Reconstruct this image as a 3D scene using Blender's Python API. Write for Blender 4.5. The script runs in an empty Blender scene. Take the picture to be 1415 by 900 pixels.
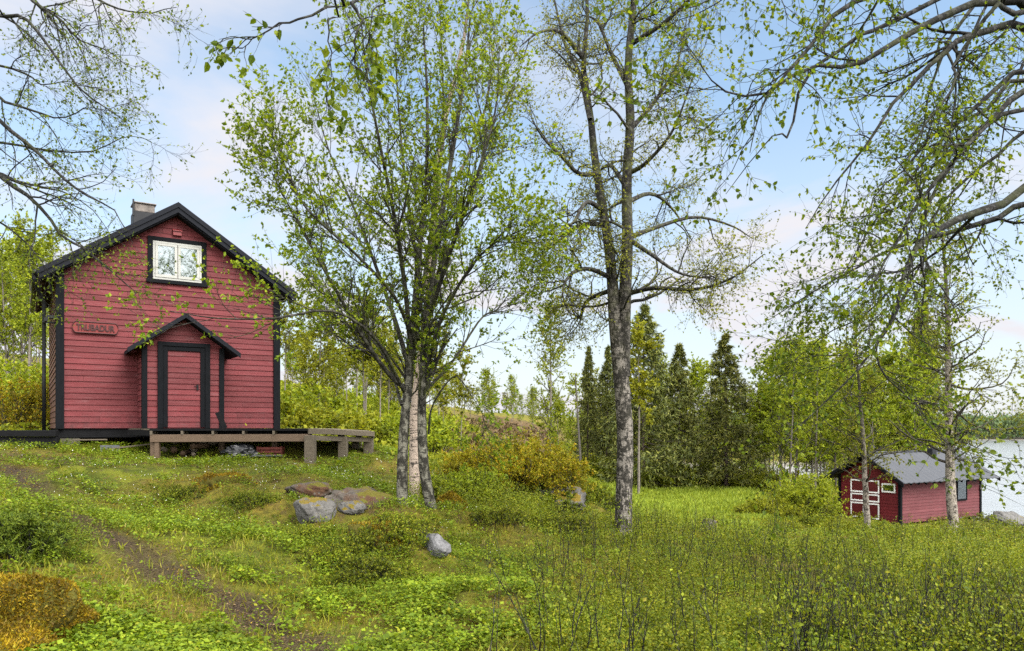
import bpy, bmesh, math, random
import numpy as np
from mathutils import Vector, Matrix

sc = bpy.context.scene
C = bpy.data.collections.new('Scene_objects'); sc.collection.children.link(C)
R_ = math.radians
# ------------------------------------------------------------------ camera
FPX, HX, HY, EYE = 1055.0, 707.5, 591.0, 1.6
cam = bpy.data.objects.new('camera', bpy.data.cameras.new('camera')); C.objects.link(cam)
cam.location = (0, 0, EYE); cam.rotation_euler = (R_(90), 0, 0)
cam.data.sensor_width = 36; cam.data.lens = 36*FPX/1415
cam.data.shift_y = (HY-450)/1415
cam.data.clip_start = 0.05; cam.data.clip_end = 3000
sc.camera = cam
# ------------------------------------------------------------------ world + sun
SUN_EL, SUN_AZ = 46.0, 128.0       # azimuth clockwise from +Y (north): from the right, behind the camera
w = bpy.data.worlds.new('World'); sc.world = w; w.use_nodes = True
nt = w.node_tree; N = nt.nodes; Lk = nt.links
N.clear()
out = N.new('ShaderNodeOutputWorld'); bg = N.new('ShaderNodeBackground')
sky = N.new('ShaderNodeTexSky'); sky.sky_type = 'NISHITA'; sky.sun_disc = False
sky.sun_elevation = R_(SUN_EL); sky.sun_rotation = R_(SUN_AZ); sky.air_density = 1.0; sky.dust_density = 0.6; sky.ozone_density = 1.6
tc = N.new('ShaderNodeTexCoord'); sep = N.new('ShaderNodeSeparateXYZ'); Lk.new(tc.outputs['Generated'], sep.inputs[0])
def wm(op, a=None, b=None, clamp=False):
    n = N.new('ShaderNodeMath'); n.operation = op; n.use_clamp = clamp
    for i, v in enumerate((a, b)):
        if v is None: continue
        if isinstance(v, (int, float)): n.inputs[i].default_value = v
        else: Lk.new(v, n.inputs[i])
    return n.outputs[0]
den = wm('ADD', wm('MAXIMUM', sep.outputs['Z'], 0.0), 0.16)
cx_, cy_ = wm('DIVIDE', sep.outputs['X'], den), wm('DIVIDE', sep.outputs['Y'], den)
comb = N.new('ShaderNodeCombineXYZ'); Lk.new(cx_, comb.inputs[0]); Lk.new(cy_, comb.inputs[1])
comb.inputs[2].default_value = 2.9
no = N.new('ShaderNodeTexNoise'); no.inputs['Scale'].default_value = 0.8; no.inputs['Detail'].default_value = 7; no.inputs['Roughness'].default_value = 0.52; no.inputs['Distortion'].default_value = 0.5
Lk.new(comb.outputs[0], no.inputs['Vector'])
ramp = N.new('ShaderNodeValToRGB'); ramp.color_ramp.elements[0].position = 0.40; ramp.color_ramp.elements[1].position = 0.57
Lk.new(no.outputs['Fac'], ramp.inputs[0])
low = wm('SUBTRACT', 1.0, wm('DIVIDE', sep.outputs['Z'], 0.52), True)     # more cloud low in the sky
low2 = wm('MULTIPLY', low, 0.92)
behind = wm('MULTIPLY', wm('MULTIPLY', sep.outputs['Y'], -1.6, True), 0.85)       # cloud bank added behind the camera, out of view, for soft fill
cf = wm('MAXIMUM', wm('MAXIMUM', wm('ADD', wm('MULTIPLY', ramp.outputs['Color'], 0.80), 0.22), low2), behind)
mx = N.new('ShaderNodeMix'); mx.data_type = 'RGBA'
tint = N.new('ShaderNodeMix'); tint.data_type = 'RGBA'; tint.blend_type = 'MULTIPLY'; tint.inputs[0].default_value = 1; Lk.new(sky.outputs[0], tint.inputs[6]); tint.inputs[7].default_value = (.94, 1.18, 1.16, 1)
# unseen cloud overhead and behind the camera is made far brighter as fill light
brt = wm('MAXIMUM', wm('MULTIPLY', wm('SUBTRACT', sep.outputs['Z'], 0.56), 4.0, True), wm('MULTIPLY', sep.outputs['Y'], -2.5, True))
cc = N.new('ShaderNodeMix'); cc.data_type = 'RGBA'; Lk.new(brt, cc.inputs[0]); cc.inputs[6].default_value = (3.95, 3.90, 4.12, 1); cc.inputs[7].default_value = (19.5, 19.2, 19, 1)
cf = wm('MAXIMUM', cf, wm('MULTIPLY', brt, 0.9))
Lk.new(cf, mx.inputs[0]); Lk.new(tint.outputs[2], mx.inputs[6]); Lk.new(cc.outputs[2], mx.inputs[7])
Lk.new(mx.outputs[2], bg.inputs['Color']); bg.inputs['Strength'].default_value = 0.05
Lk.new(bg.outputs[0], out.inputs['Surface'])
sun = bpy.data.objects.new('sun', bpy.data.lights.new('sun', 'SUN')); C.objects.link(sun)
sun.data.energy = 2.1; sun.data.angle = R_(45); sun.data.color = (1.0, 0.955, 0.88)
sdir = Vector((math.sin(R_(SUN_AZ))*math.cos(R_(SUN_EL)), math.cos(R_(SUN_AZ))*math.cos(R_(SUN_EL)), math.sin(R_(SUN_EL))))
sun.rotation_euler = sdir.to_track_quat('Z', 'Y').to_euler(); sun.location = (30, -30, 40)
vs = sc.view_settings; sc.display_settings.display_device = 'sRGB'
vs.view_transform = 'Standard'; vs.look = 'None'; vs.gamma = 1; vs.use_curve_mapping = False; vs.exposure = 2.18
sc.cycles.max_bounces = 6; sc.cycles.diffuse_bounces = 3; sc.cycles.transmission_bounces = 4; sc.cycles.transparent_max_bounces = 4; sc.cycles.glossy_bounces = 2
sc.cycles.use_denoising = False
sc.cycles.caustics_reflective = False; sc.cycles.caustics_refractive = False

# ------------------------------------------------------------------ helpers
def nrm(a): return a/np.maximum(np.linalg.norm(a, axis=-1, keepdims=True), 1e-9)
def tag(o, label=None, cat=None, group=None, kind=None):
    for k, v in (('label', label), ('category', cat), ('group', group), ('kind', kind)):
        if v: o[k] = v
    return o
def empty(name, loc=(0, 0, 0), rz=0.0, s=1.0):
    o = bpy.data.objects.new(name, None); C.objects.link(o); o.location = loc; o.rotation_euler = (0, 0, rz); o.scale = (s, s, s)
    o.empty_display_size = 0.2
    return o
def thing(name, label, cat, loc=(0, 0, 0), rz=0.0, group=None, s=1.0):
    return tag(empty(name, loc, rz, s), label, cat, group)
def link(name, me, parent=None, loc=(0, 0, 0), rz=0.0):
    o = bpy.data.objects.new(name, me); C.objects.link(o); o.location = loc; o.rotation_euler = (0, 0, rz)
    if parent: o.parent = parent
    return o
def np_mesh(name, V, F, mat, smooth=False, attrs=None):
    """V (n,3); F list of int arrays (m,k) of one polygon size each"""
    V = np.asarray(V, np.float32); F = [np.asarray(f, np.int32) for f in (F if isinstance(F, list) else [F]) if len(f)]
    me = bpy.data.meshes.new(name); me.vertices.add(len(V)); me.vertices.foreach_set('co', V.ravel())
    tot = np.concatenate([np.full(len(f), f.shape[1], np.int32) for f in F]); li = np.concatenate([f.ravel() for f in F])
    me.loops.add(len(li)); me.loops.foreach_set('vertex_index', li)
    me.polygons.add(len(tot)); st = np.zeros(len(tot), np.int32); st[1:] = np.cumsum(tot)[:-1]
    me.polygons.foreach_set('loop_start', st)
    me.polygons.foreach_set('use_smooth', np.full(len(tot), smooth))
    for k, a in (attrs or {}).items():
        at = me.attributes.new(k, 'FLOAT', 'POINT'); at.data.foreach_set('value', np.asarray(a, np.float32))
    me.update(calc_edges=True); me.validate()
    if mat: me.materials.append(mat)
    return me
class MB:
    """collects boxes, prisms and tubes in one mesh"""
    def __init__(s): s.v = []; s.f = []
    def add(s, vs_, fs):
        b = len(s.v); s.v += [tuple(float(c) for c in p) for p in vs_]; s.f += [tuple(b+i for i in f) for f in fs]; return s
    def box(s, x0, x1, y0, y1, z0, z1):
        return s.add([(x0,y0,z0),(x1,y0,z0),(x1,y1,z0),(x0,y1,z0),(x0,y0,z1),(x1,y0,z1),(x1,y1,z1),(x0,y1,z1)],
                     [(0,3,2,1),(4,5,6,7),(0,1,5,4),(1,2,6,5),(2,3,7,6),(3,0,4,7)])
    def hexa(s, p):   # 8 points: bottom 4 then top 4
        return s.add(p, [(0,3,2,1),(4,5,6,7),(0,1,5,4),(1,2,6,5),(2,3,7,6),(3,0,4,7)])
    def prism(s, poly, d):
        n = len(poly); d = np.array(d)
        a = [np.array(p, float) for p in poly]; b = [p+d for p in a]
        return s.add(a+b, [tuple(range(n))[::-1], tuple(range(n, 2*n))]+[(i, (i+1) % n, n+(i+1) % n, n+i) for i in range(n)])
    def beam(s, a, b, w, h, up=(0, 0, 1)):
        a, b, up = np.array(a, float), np.array(b, float), np.array(up, float)
        t = nrm(b-a); x = nrm(np.cross(t, up)); z = np.cross(x, t)
        q = [x*sx*w/2+z*sz*h/2 for sx, sz in ((-1,-1),(1,-1),(1,1),(-1,1))]
        return s.add([a+k for k in q]+[b+k for k in q], [(0,1,2,3),(7,6,5,4),(0,4,5,1),(1,5,6,2),(2,6,7,3),(3,7,4,0)])
    def tube(s, pts, r, n=8):
        P = np.array([pts], float); Rr = np.full((1, len(pts)), r) if np.isscalar(r) else np.array([r])
        V, F = tubes(P, Rr, n); b = len(s.v)
        s.v += [tuple(p) for p in V]; s.f += [tuple(b+i for i in f) for f in F]
        s.f.append(tuple(b+i for i in range(n))[::-1]); s.f.append(tuple(b+len(V)-n+i for i in range(n)))
        return s
    def build(s, name, mat, parent=None, bev=0.0, smooth=False, loc=(0, 0, 0)):
        me = bpy.data.meshes.new(name); me.from_pydata(s.v, [], s.f); me.update()
        bm = bmesh.new(); bm.from_mesh(me); bmesh.ops.recalc_face_normals(bm, faces=bm.faces)
        if bev: bmesh.ops.bevel(bm, geom=list(bm.edges), offset=bev, segments=1, affect='EDGES', clamp_overlap=True)
        bm.to_mesh(me); bm.free()
        if smooth: me.polygons.foreach_set('use_smooth', [True]*len(me.polygons))
        me.materials.append(mat)
        return link(name, me, parent, loc)
def tubes(P, Rr, S):
    """P (B,K,3) centre lines, Rr (B,K) radii -> verts, quads"""
    B, K, _ = P.shape
    T = np.empty_like(P); T[:, 1:-1] = P[:, 2:]-P[:, :-2]; T[:, 0] = P[:, 1]-P[:, 0]; T[:, -1] = P[:, -1]-P[:, -2]; T = nrm(T)
    d = nrm(P[:, -1]-P[:, 0]); ref = np.where(np.abs(d[:, 2:3]) < 0.8, np.array([[0, 0, 1.0]]), np.array([[1.0, 0, 0]]))
    U = nrm(np.cross(T, ref[:, None, :])); W = np.cross(T, U)
    a = np.arange(S)*2*np.pi/S
    V = P[:, :, None, :]+Rr[:, :, None, None]*(np.cos(a)[None, None, :, None]*U[:, :, None, :]+np.sin(a)[None, None, :, None]*W[:, :, None, :])
    idx = np.arange(B*K*S).reshape(B, K, S); nx = np.roll(idx, -1, axis=2)
    F = np.stack([idx[:, :-1], nx[:, :-1], nx[:, 1:], idx[:, 1:]], -1).reshape(-1, 4)
    return V.reshape(-1, 3), F
def resample(pts, rad, K):
    """smooth polyline through given points (Catmull-Rom), K samples"""
    p = np.array(pts, float); n = len(p); r = np.interp(np.linspace(0, 1, n), np.linspace(0, 1, len(rad)), rad)
    q = np.vstack([2*p[0]-p[1], p, 2*p[-1]-p[-2]])
    t = np.linspace(0, n-1-1e-6, K); i = t.astype(int); f = (t-i)[:, None]
    a, b, c, d = q[i], q[i+1], q[i+2], q[i+3]
    o = 0.5*((2*b)+(-a+c)*f+(2*a-5*b+4*c-d)*f**2+(-a+3*b-3*c+d)*f**3)
    return o, np.interp(t, np.arange(n), r)
def vnoise(x, y, seed=0):
    xi = np.floor(x).astype(np.int64); yi = np.floor(y).astype(np.int64); fx = x-xi; fy = y-yi
    fx = fx*fx*(3-2*fx); fy = fy*fy*(3-2*fy)
    def h(a, b):
        n = (a*374761393+b*668265263+seed*974711) & 0xffffffff; n = ((n ^ (n >> 13))*1274126177) & 0xffffffff
        return ((n ^ (n >> 16)) & 0xffff)/65535.0
    return (h(xi, yi)*(1-fx)+h(xi+1, yi)*fx)*(1-fy)+(h(xi, yi+1)*(1-fx)+h(xi+1, yi+1)*fx)*fy
def sstep(a, b, x):
    t = np.clip((x-a)/(b-a), 0, 1); return t*t*(3-2*t)
def PX(px, py, Y): return np.array([(px-HX)/FPX*Y, Y, EYE+(HY-py)/FPX*Y])

# ------------------------------------------------------------------ terrain height
CP = [PX(*p) for p in [
 (90,618,17.5),(215,632,16.2),(430,633,17.0),(510,626,19.2),(-120,617,17.5),(-300,640,14),(145,640,15.2),(0,690,10.6),(30,760,8.0),(-20,810,6.4),
 (240,760,8.6),(470,900,5.5),(150,900,5.2),(0,900,5.0),(440,742,10.6),(560,712,12.0),(595,716,12.0),(600,775,10.0),(860,743,14.0),
 (900,900,5.9),(1415,900,6.2),(1650,900,6.4),(1100,820,9.5),(1415,800,10.5),(1100,768,18),(1320,750,26),(900,722,30),(1010,728,29),(1200,745,27),(1240,727,36),(1400,742,22),(1362,722,39.5),
 (900,693,45),(1020,700,39),(830,692,40),(755,698,22),(690,668,25),(620,694,16),(450,612,30),(380,604,26),(450,560,50),(450,540,90),(300,590,26),(300,540,50),
 (640,578,70),(700,600,70),(760,642,60),(650,645,35),(820,662,58),(1000,662,60),(900,648,100),(1130,662,60),(1180,680,48),(20,560,40),(20,515,70),(20,492,110),(0,604,22),(-200,560,40),(-200,500,70),
 (700,572,130),(850,590,160),(1080,610,130),(640,574,130)]]
CP += [np.array(p, float) for p in [(0,0,0.0),(-6,-6,.35),(6,-6,-.15),(-5,1,.3),(6,1,-.2),(0,-15,0),(-30,-10,1.5),(-30,10,1.8),(30,-10,-1.5),(24,10,-1.6),(28,24,-3.2),(31,38,-4.4),(27,44,-4.3),(36,50,-5.2),
 (24,52,-4.3),(25,70,-4.5),(22,100,-4.6),(30,140,-5),(60,60,-6),(70,20,-5),(70,130,-6.5),(120,200,-7),(60,300,-7),(180,100,-7),(-60,40,8),(-60,100,10),(-90,160,15),(-30,200,6),(20,220,3.5),(0,320,4.5),(-120,320,22)]]
CP = np.array(CP); CXY = CP[:, :2]; MQ = 2.0
def _ker(P, Q): return np.sqrt(((P[:, None, :]-Q[None, :, :])**2).sum(-1)+MQ*MQ)
nC = len(CP); A_ = np.zeros((nC+3, nC+3)); A_[:nC, :nC] = _ker(CXY, CXY)-0.12*np.eye(nC); A_[:nC, nC:] = np.c_[np.ones(nC), CXY]; A_[nC:, :nC] = A_[:nC, nC:].T
SOL = np.linalg.solve(A_, np.r_[CP[:, 2], 0, 0, 0])
MOUNDS = []
def base_h(x, y):
    x, y = np.atleast_1d(np.asarray(x, float)), np.atleast_1d(np.asarray(y, float)); P = np.c_[x.ravel(), y.ravel()]; o = np.empty(len(P))
    for i in range(0, len(P), 20000):
        q = P[i:i+20000]; o[i:i+20000] = _ker(q, CXY) @ SOL[:nC]+SOL[nC]+q @ SOL[nC+1:]
    return o.reshape(x.shape)
HOUSE_O = np.array([-10.54, 17.7]); HTH = math.atan2(.54, .842)
def ground(x, y):
    x, y = np.atleast_1d(np.asarray(x, float)), np.atleast_1d(np.asarray(y, float))
    z = base_h(x, y)
    far = sstep(1, 6, np.hypot(x, y-1))
    hm = far*sstep(6.5, 9, y)*(1-.75*sstep(13, 15, y)*(1-sstep(-.2, -.12, x/np.maximum(y, 1))))*(.4+.6*(1-sstep(.12, .25, x/np.maximum(y, 1))))
    z = z+far*(0.18*(vnoise(x*.55, y*.55, 1)-.5)+0.10*(vnoise(x*1.3, y*1.3, 2)-.5))+0.05*(vnoise(x*3.1, y*3.1, 3)-.5)+hm*.26*np.maximum(0, vnoise(x*1.15+7, y*1.5, 6)-.52)/.48
    z = z+sstep(40, 90, y)*2.2*(vnoise(x*.06, y*.06, 5)-.5)
    for mx_, my_, h, r, e in MOUNDS:
        z = z+h*np.exp(-(((x-mx_)/r)**2+((y-my_)/(r*e))**2))
    return z
def gz(x, y): return float(ground(x, y)[0])
def G(px, py, ymin=3.5, ymax=160):
    """where the sight line of a photo point meets the ground"""
    Y = np.geomspace(ymin, ymax, 1500); x = (px-HX)/FPX*Y; z = EYE+(HY-py)/FPX*Y
    i = np.argmax(z <= ground(x, Y)); return np.array([x[i], Y[i], gz(x[i], Y[i])])
def on(px, Y, dz=0.0):
    x = (px-HX)/FPX*Y; return np.array([x, Y, gz(x, Y)+dz])
for px, py, Y, h, r, e in [(525,790,9.7,.30,.75,.8),(300,695,12.6,.22,.75,.7),(470,690,13.2,.25,1.3,.8),(420,660,15,.12,1.5,.8),(800,720,18,.35,1.0,.9),(690,668,25,.30,2.2,.8),
                           (580,735,11.2,.12,.8,.8),(640,700,15.5,.2,1.1,1),(700,690,18,.25,1.4,.9),(975,745,16,.3,.8,.8),(20,740,8.4,.12,.9,.9),(1080,700,30,.3,3,.7)]:
    MOUNDS.append(((px-HX)/FPX*Y, Y, h, r, e))
for mxx, myy, hh_, rr_ in ((-6.3, 17.2, -.13, 1.9), (-3.9, 18.0, -.12, 1.6), (-8.9, 17.9, -.12, 1.3)): MOUNDS.append((mxx, myy, hh_, rr_, .7))
PATH = np.array([[-12.5,16.5]]+[list(G(*p)[:2]) for p in [(20,650),(50,690),(120,727),(190,765),(262,800),(345,845),(425,888)]]+[[-.7,3.9],[-.1,2.5],[0,0],[.3,-6]])
PATH2 = np.array([PX(*p)[:2] for p in [(-20,640,15.5),(60,633,15.9),(150,640,15.2),(215,645,15.2)]])
def dist_poly(x, y, L):
    d = np.full(x.shape, 1e9)
    for a, b in zip(L[:-1], L[1:]):
        ab = b-a; t = np.clip(((x-a[0])*ab[0]+(y-a[1])*ab[1])/(ab@ab), 0, 1); d = np.minimum(d, np.hypot(x-a[0]-t*ab[0], y-a[1]-t*ab[1]))
    return d
def m_path(x, y):
    wv = .22*(vnoise(x*1.7, y*1.7, 9)-.5)
    return np.maximum((1-sstep(.10, .42, dist_poly(x, y, PATH)+1.1*wv))*(.85+.15*sstep(.3, .6, vnoise(x*2.3, y*2.3, 19))), .75*(1-sstep(.2, .9, dist_poly(x, y, PATH2)+2*wv)))
def m_meadow(x, y):
    a = x/np.maximum(y, 1); e = .05*(vnoise(x*.25, y*.25, 12)-.5)
    return sstep(.085, .12, a+e)*(1-sstep(.30, .345, a+e))*sstep(21.5, 24, y+14*e)*(1-sstep(52, 58, y+30*e))
def m_heath(x, y):
    a = x/np.maximum(y, 1); n = .16*(vnoise(x*.09, y*.09, 14)-.5)
    return np.clip(sstep(-.15, -.07, a+n)*(1-sstep(.06, .09, a+.3*n))*sstep(28, 36, y)*(1-sstep(120, 150, y))+(1-sstep(-.66, -.58, a+n))*sstep(34, 44, y)*(1-sstep(75, 95, y)), 0, 1)
def m_shore(x, y): return sstep(-3.35, -3.7, ground(x, y))

# ------------------------------------------------------------------ materials
def new_mat(name):
    m = bpy.data.materials.new(name); m.use_nodes = True; nt = m.node_tree; nt.nodes.clear()
    o = nt.nodes.new('ShaderNodeOutputMaterial'); return m, nt, o
class NT:
    def __init__(s, nt): s.t = nt; s.n = nt.nodes; s.l = nt.links
    def node(s, typ, **kw):
        n = s.n.new(typ)
        for k, v in kw.items(): setattr(n, k, v)
        return n
    def set(s, sock, v):
        if hasattr(v, 'is_linked') or isinstance(v, bpy.types.NodeSocket): s.l.new(v, sock)
        elif isinstance(v, (tuple, list)): sock.default_value = (*v, 1.0) if len(v) == 3 and sock.type == 'RGBA' else v
        else: sock.default_value = v
    def coord(s, kind='Object', scale=(1, 1, 1)):
        t = s.node('ShaderNodeTexCoord'); m = s.node('ShaderNodeMapping'); s.l.new(t.outputs[kind], m.inputs[0]); m.inputs['Scale'].default_value = scale; return m.outputs[0]
    def pos(s, scale=1.0):
        g = s.node('ShaderNodeNewGeometry'); m = s.node('ShaderNodeMapping'); s.l.new(g.outputs['Position'], m.inputs[0])
        m.inputs['Scale'].default_value = (scale,)*3 if np.isscalar(scale) else scale; return m.outputs[0]
    def noise(s, vec, scale, detail=4, rough=.55, dist=0.0):
        n = s.node('ShaderNodeTexNoise'); s.l.new(vec, n.inputs['Vector']); n.inputs['Scale'].default_value = scale; n.inputs['Detail'].default_value = detail; n.inputs['Roughness'].default_value = rough; n.inputs['Distortion'].default_value = dist
        return n.outputs['Fac']
    def voro(s, vec, scale, feat='F1'):
        n = s.node('ShaderNodeTexVoronoi'); n.feature = feat; s.l.new(vec, n.inputs['Vector']); n.inputs['Scale'].default_value = scale; return n.outputs['Distance']
    def ramp(s, fac, stops, interp='LINEAR'):
        n = s.node('ShaderNodeValToRGB'); r = n.color_ramp; r.interpolation = interp
        while len(r.elements) < len(stops): r.elements.new(.5)
        for e, (p, c) in zip(r.elements, stops): e.position = p; e.color = (*c, 1) if isinstance(c, tuple) else (c, c, c, 1)
        s.l.new(fac, n.inputs[0]); return n.outputs[0]
    def mix(s, fac, a, b, mode='MIX'):
        n = s.node('ShaderNodeMix'); n.data_type = 'RGBA'; n.blend_type = mode
        s.set(n.inputs[0], fac); s.set(n.inputs[6], a); s.set(n.inputs[7], b); return n.outputs[2]
    def math(s, op, a, b=0.0, clamp=False):
        n = s.node('ShaderNodeMath'); n.operation = op; n.use_clamp = clamp; s.set(n.inputs[0], a); s.set(n.inputs[1], b); return n.outputs[0]
    def attr(s, name): n = s.node('ShaderNodeAttribute'); n.attribute_name = name; return n.outputs['Fac']
    def island(s): return s.node('ShaderNodeNewGeometry').outputs['Random Per Island']
    def objrand(s): return s.node('ShaderNodeObjectInfo').outputs['Random']
    def bump(s, h, strength=.4, dist=.02):
        n = s.node('ShaderNodeBump'); n.inputs['Strength'].default_value = strength; n.inputs['Distance'].default_value = dist; s.l.new(h, n.inputs['Height']); return n.outputs[0]
    def bsdf(s, col, rough=.7, spec=.3, normal=None, metal=0.0):
        n = s.node('ShaderNodeBsdfPrincipled'); s.set(n.inputs['Base Color'], col); s.set(n.inputs['Roughness'], rough); n.inputs['Specular IOR Level'].default_value = spec; n.inputs['Metallic'].default_value = metal
        if normal is not None: s.l.new(normal, n.inputs['Normal'])
        return n.outputs[0]
def leaf_mat(name, stops, trans=.35, clump=1.2, dark=.75, spec=.14, rough=.55):
    """per-leaf colour from the leaf's own random number, slow drift between clumps"""
    m, nt, o = new_mat(name); s = NT(nt)
    col = s.ramp(s.island(), stops)
    n = s.noise(s.pos(), clump, 3)
    col = s.mix(s.ramp(n, [(.35, 0.0), (.65, 1.0)]), s.mix(1.0, col, (dark, dark, dark*.9), 'MULTIPLY'), col)
    col = s.mix(s.math('MULTIPLY', s.objrand(), .35), col, s.mix(1.0, col, (1.15, .92, .8), 'MULTIPLY'))
    p = s.bsdf(col, rough, spec); t = s.node('ShaderNodeBsdfTranslucent'); s.l.new(s.mix(1.0, col, (1.25, 1.2, .6), 'MULTIPLY'), t.inputs[0])
    x = s.node('ShaderNodeMixShader'); x.inputs[0].default_value = trans; s.l.new(p, x.inputs[1]); s.l.new(t.outputs[0], x.inputs[2]); s.l.new(x.outputs[0], o.inputs[0]); return m
M = {}
M['rowan'] = leaf_mat('rowan_leaf', [(0, (.06,.11,.008)), (.5, (.135,.205,.012)), (1, (.24,.31,.02))], trans=.45)
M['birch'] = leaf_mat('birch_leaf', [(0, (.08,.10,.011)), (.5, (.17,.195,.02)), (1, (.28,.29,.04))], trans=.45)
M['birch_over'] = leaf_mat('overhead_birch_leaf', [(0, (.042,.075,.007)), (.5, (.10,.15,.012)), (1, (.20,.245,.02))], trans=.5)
M['spring'] = leaf_mat('young_birch_leaf', [(0, (.10,.145,.012)), (.5, (.19,.25,.016)), (1, (.30,.35,.025))], trans=.45, clump=.5)
M['hillbirch'] = leaf_mat('hill_birch_leaf', [(0, (.10,.13,.011)), (.5, (.19,.22,.016)), (1, (.30,.31,.025))], trans=.45, clump=.4)
M['spruce'] = leaf_mat('spruce_needle', [(0, (.032,.045,.010)), (.6, (.09,.108,.020)), (1, (.17,.175,.032))], trans=.1, clump=.6, spec=.2)
M['bilberry'] = leaf_mat('bilberry_leaf', [(0, (.055,.085,.006)), (.45, (.128,.172,.010)), (.88, (.205,.238,.013)), (1, (.225,.205,.015))], clump=1.3, dark=.5)
M['herb'] = leaf_mat('herb_leaf', [(0, (.06,.105,.007)), (.5, (.13,.20,.010)), (.9, (.205,.275,.015)), (1, (.23,.24,.02))], clump=1.6, dark=.5)
M['grass'] = leaf_mat('grass_blade', [(0, (.08,.105,.010)), (.6, (.175,.20,.015)), (.9, (.24,.25,.03)), (1, (.28,.23,.09))], clump=.7, dark=.75)
M['meadow'] = leaf_mat('meadow_blade', [(0, (.11,.16,.018)), (.6, (.19,.255,.024)), (1, (.27,.32,.04))], clump=.15, dark=.8)
M['moss'] = leaf_mat('moss_tuft', [(0, (.07,.044,.005)), (.4, (.19,.122,.007)), (.75, (.30,.21,.010)), (1, (.19,.18,.010))], trans=.2, clump=4, dark=.35)
M['amber'] = leaf_mat('amber_bush_leaf', [(0, (.11,.12,.008)), (.45, (.23,.22,.011)), (.8, (.32,.275,.013)), (1, (.32,.19,.012))], clump=.7, dark=.7)
M['juniper'] = leaf_mat('juniper_needle', [(0, (.03,.055,.006)), (.6, (.08,.12,.010)), (1, (.14,.18,.016))], trans=.2, clump=2)
M['heather'] = leaf_mat('heather_sprig', [(0, (.04,.024,.012)), (.5, (.085,.055,.024)), (.8, (.13,.095,.04)), (1, (.13,.15,.02))], trans=.1, clump=.3)
M['litter'] = leaf_mat('dry_leaf', [(0, (.025,.014,.008)), (.5, (.075,.045,.02)), (.85, (.12,.08,.035)), (1, (.20,.15,.075))], trans=.05, clump=2, spec=.2)
def petal():
    m, nt, o = new_mat('white_petal'); s = NT(nt); s.l.new(s.bsdf((.75,.76,.70), .6, .2), o.inputs[0]); return m
M['petal'] = petal()
def bark(name, white, dark, w0, w1, moss=.35, patch=1.0, thr=.5):
    """pale papery bark with dark patches on thick wood ('thick' = radius), dark on thin branches, moss and lichen"""
    m, nt, o = new_mat(name); s = NT(nt); c = s.pos()
    big = s.noise(c, 5*patch, 5, .65); fine = s.noise(c, 30, 4, .7); marks = s.noise(s.pos((6, 6, 55)), 1.0, 3, .6)
    lich = s.noise(c, 15, 5, .72); flake = s.noise(s.pos((19, 19, 9)), 1.0, 4, .68)
    pale = s.mix(s.ramp(marks, [(.56, 0.0), (.62, 1.0)]), white, dark)
    pale = s.mix(s.ramp(fine, [(.5, 0.0), (.72, .65)]), pale, s.mix(1.0, pale, (.42, .39, .35), 'MULTIPLY'))
    msk = s.math('ADD', s.math('MULTIPLY', big, .5), s.math('MULTIPLY', flake, .5))
    pale = s.mix(s.ramp(msk, [(thr, 0.0), (thr+.05, .96)]), pale, s.ramp(lich, [(.42, dark), (.56, tuple(min(1, 1.9*q) for q in dark)), (.64, tuple(.75*q for q in white))]))
    drk = s.mix(s.ramp(lich, [(.5, 0.0), (.62, 1.0)]), dark, tuple(2.6*q+.03 for q in dark))
    drk = s.mix(s.math('MULTIPLY', s.ramp(s.noise(c, 3.1, 4, .6), [(.48, 0.0), (.62, 1.0)]), moss), drk, (.085, .10, .018))
    col = s.mix(s.ramp(s.attr('thick'), [(w0, 0.0), (w1, 1.0)]), drk, pale)
    s.l.new(s.bsdf(col, .85, .2, s.bump(s.math('ADD', fine, s.math('MULTIPLY', big, 2.0)), .6, .02)), o.inputs[0]); return m
M['birch_bark'] = bark('birch_bark', (.185,.168,.148), (.011,.010,.008), .09, .15, .3, 1.0, .45)
M['white_bark'] = bark('white_birch_bark', (.33,.265,.22), (.03,.025,.022), .02, .05, .2, .8, .58)
M['rowan_bark'] = bark('rowan_bark', (.13,.125,.10), (.012,.011,.0085), .03, .07, .25, 1.3, .46)
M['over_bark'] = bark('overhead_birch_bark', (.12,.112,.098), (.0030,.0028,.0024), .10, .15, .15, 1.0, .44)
M['thin_bark'] = bark('thin_birch_bark', (.135,.12,.10), (.024,.02,.016), .012, .035, .1, .5, .62)
M['spruce_bark'] = bark('spruce_bark', (.07,.05,.04), (.025,.019,.015), .05, .1, .1)
M['dead_bark'] = bark('dead_wood', (.09,.082,.072), (.03,.026,.022), .03, .07, .05, 1, .6)
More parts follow.
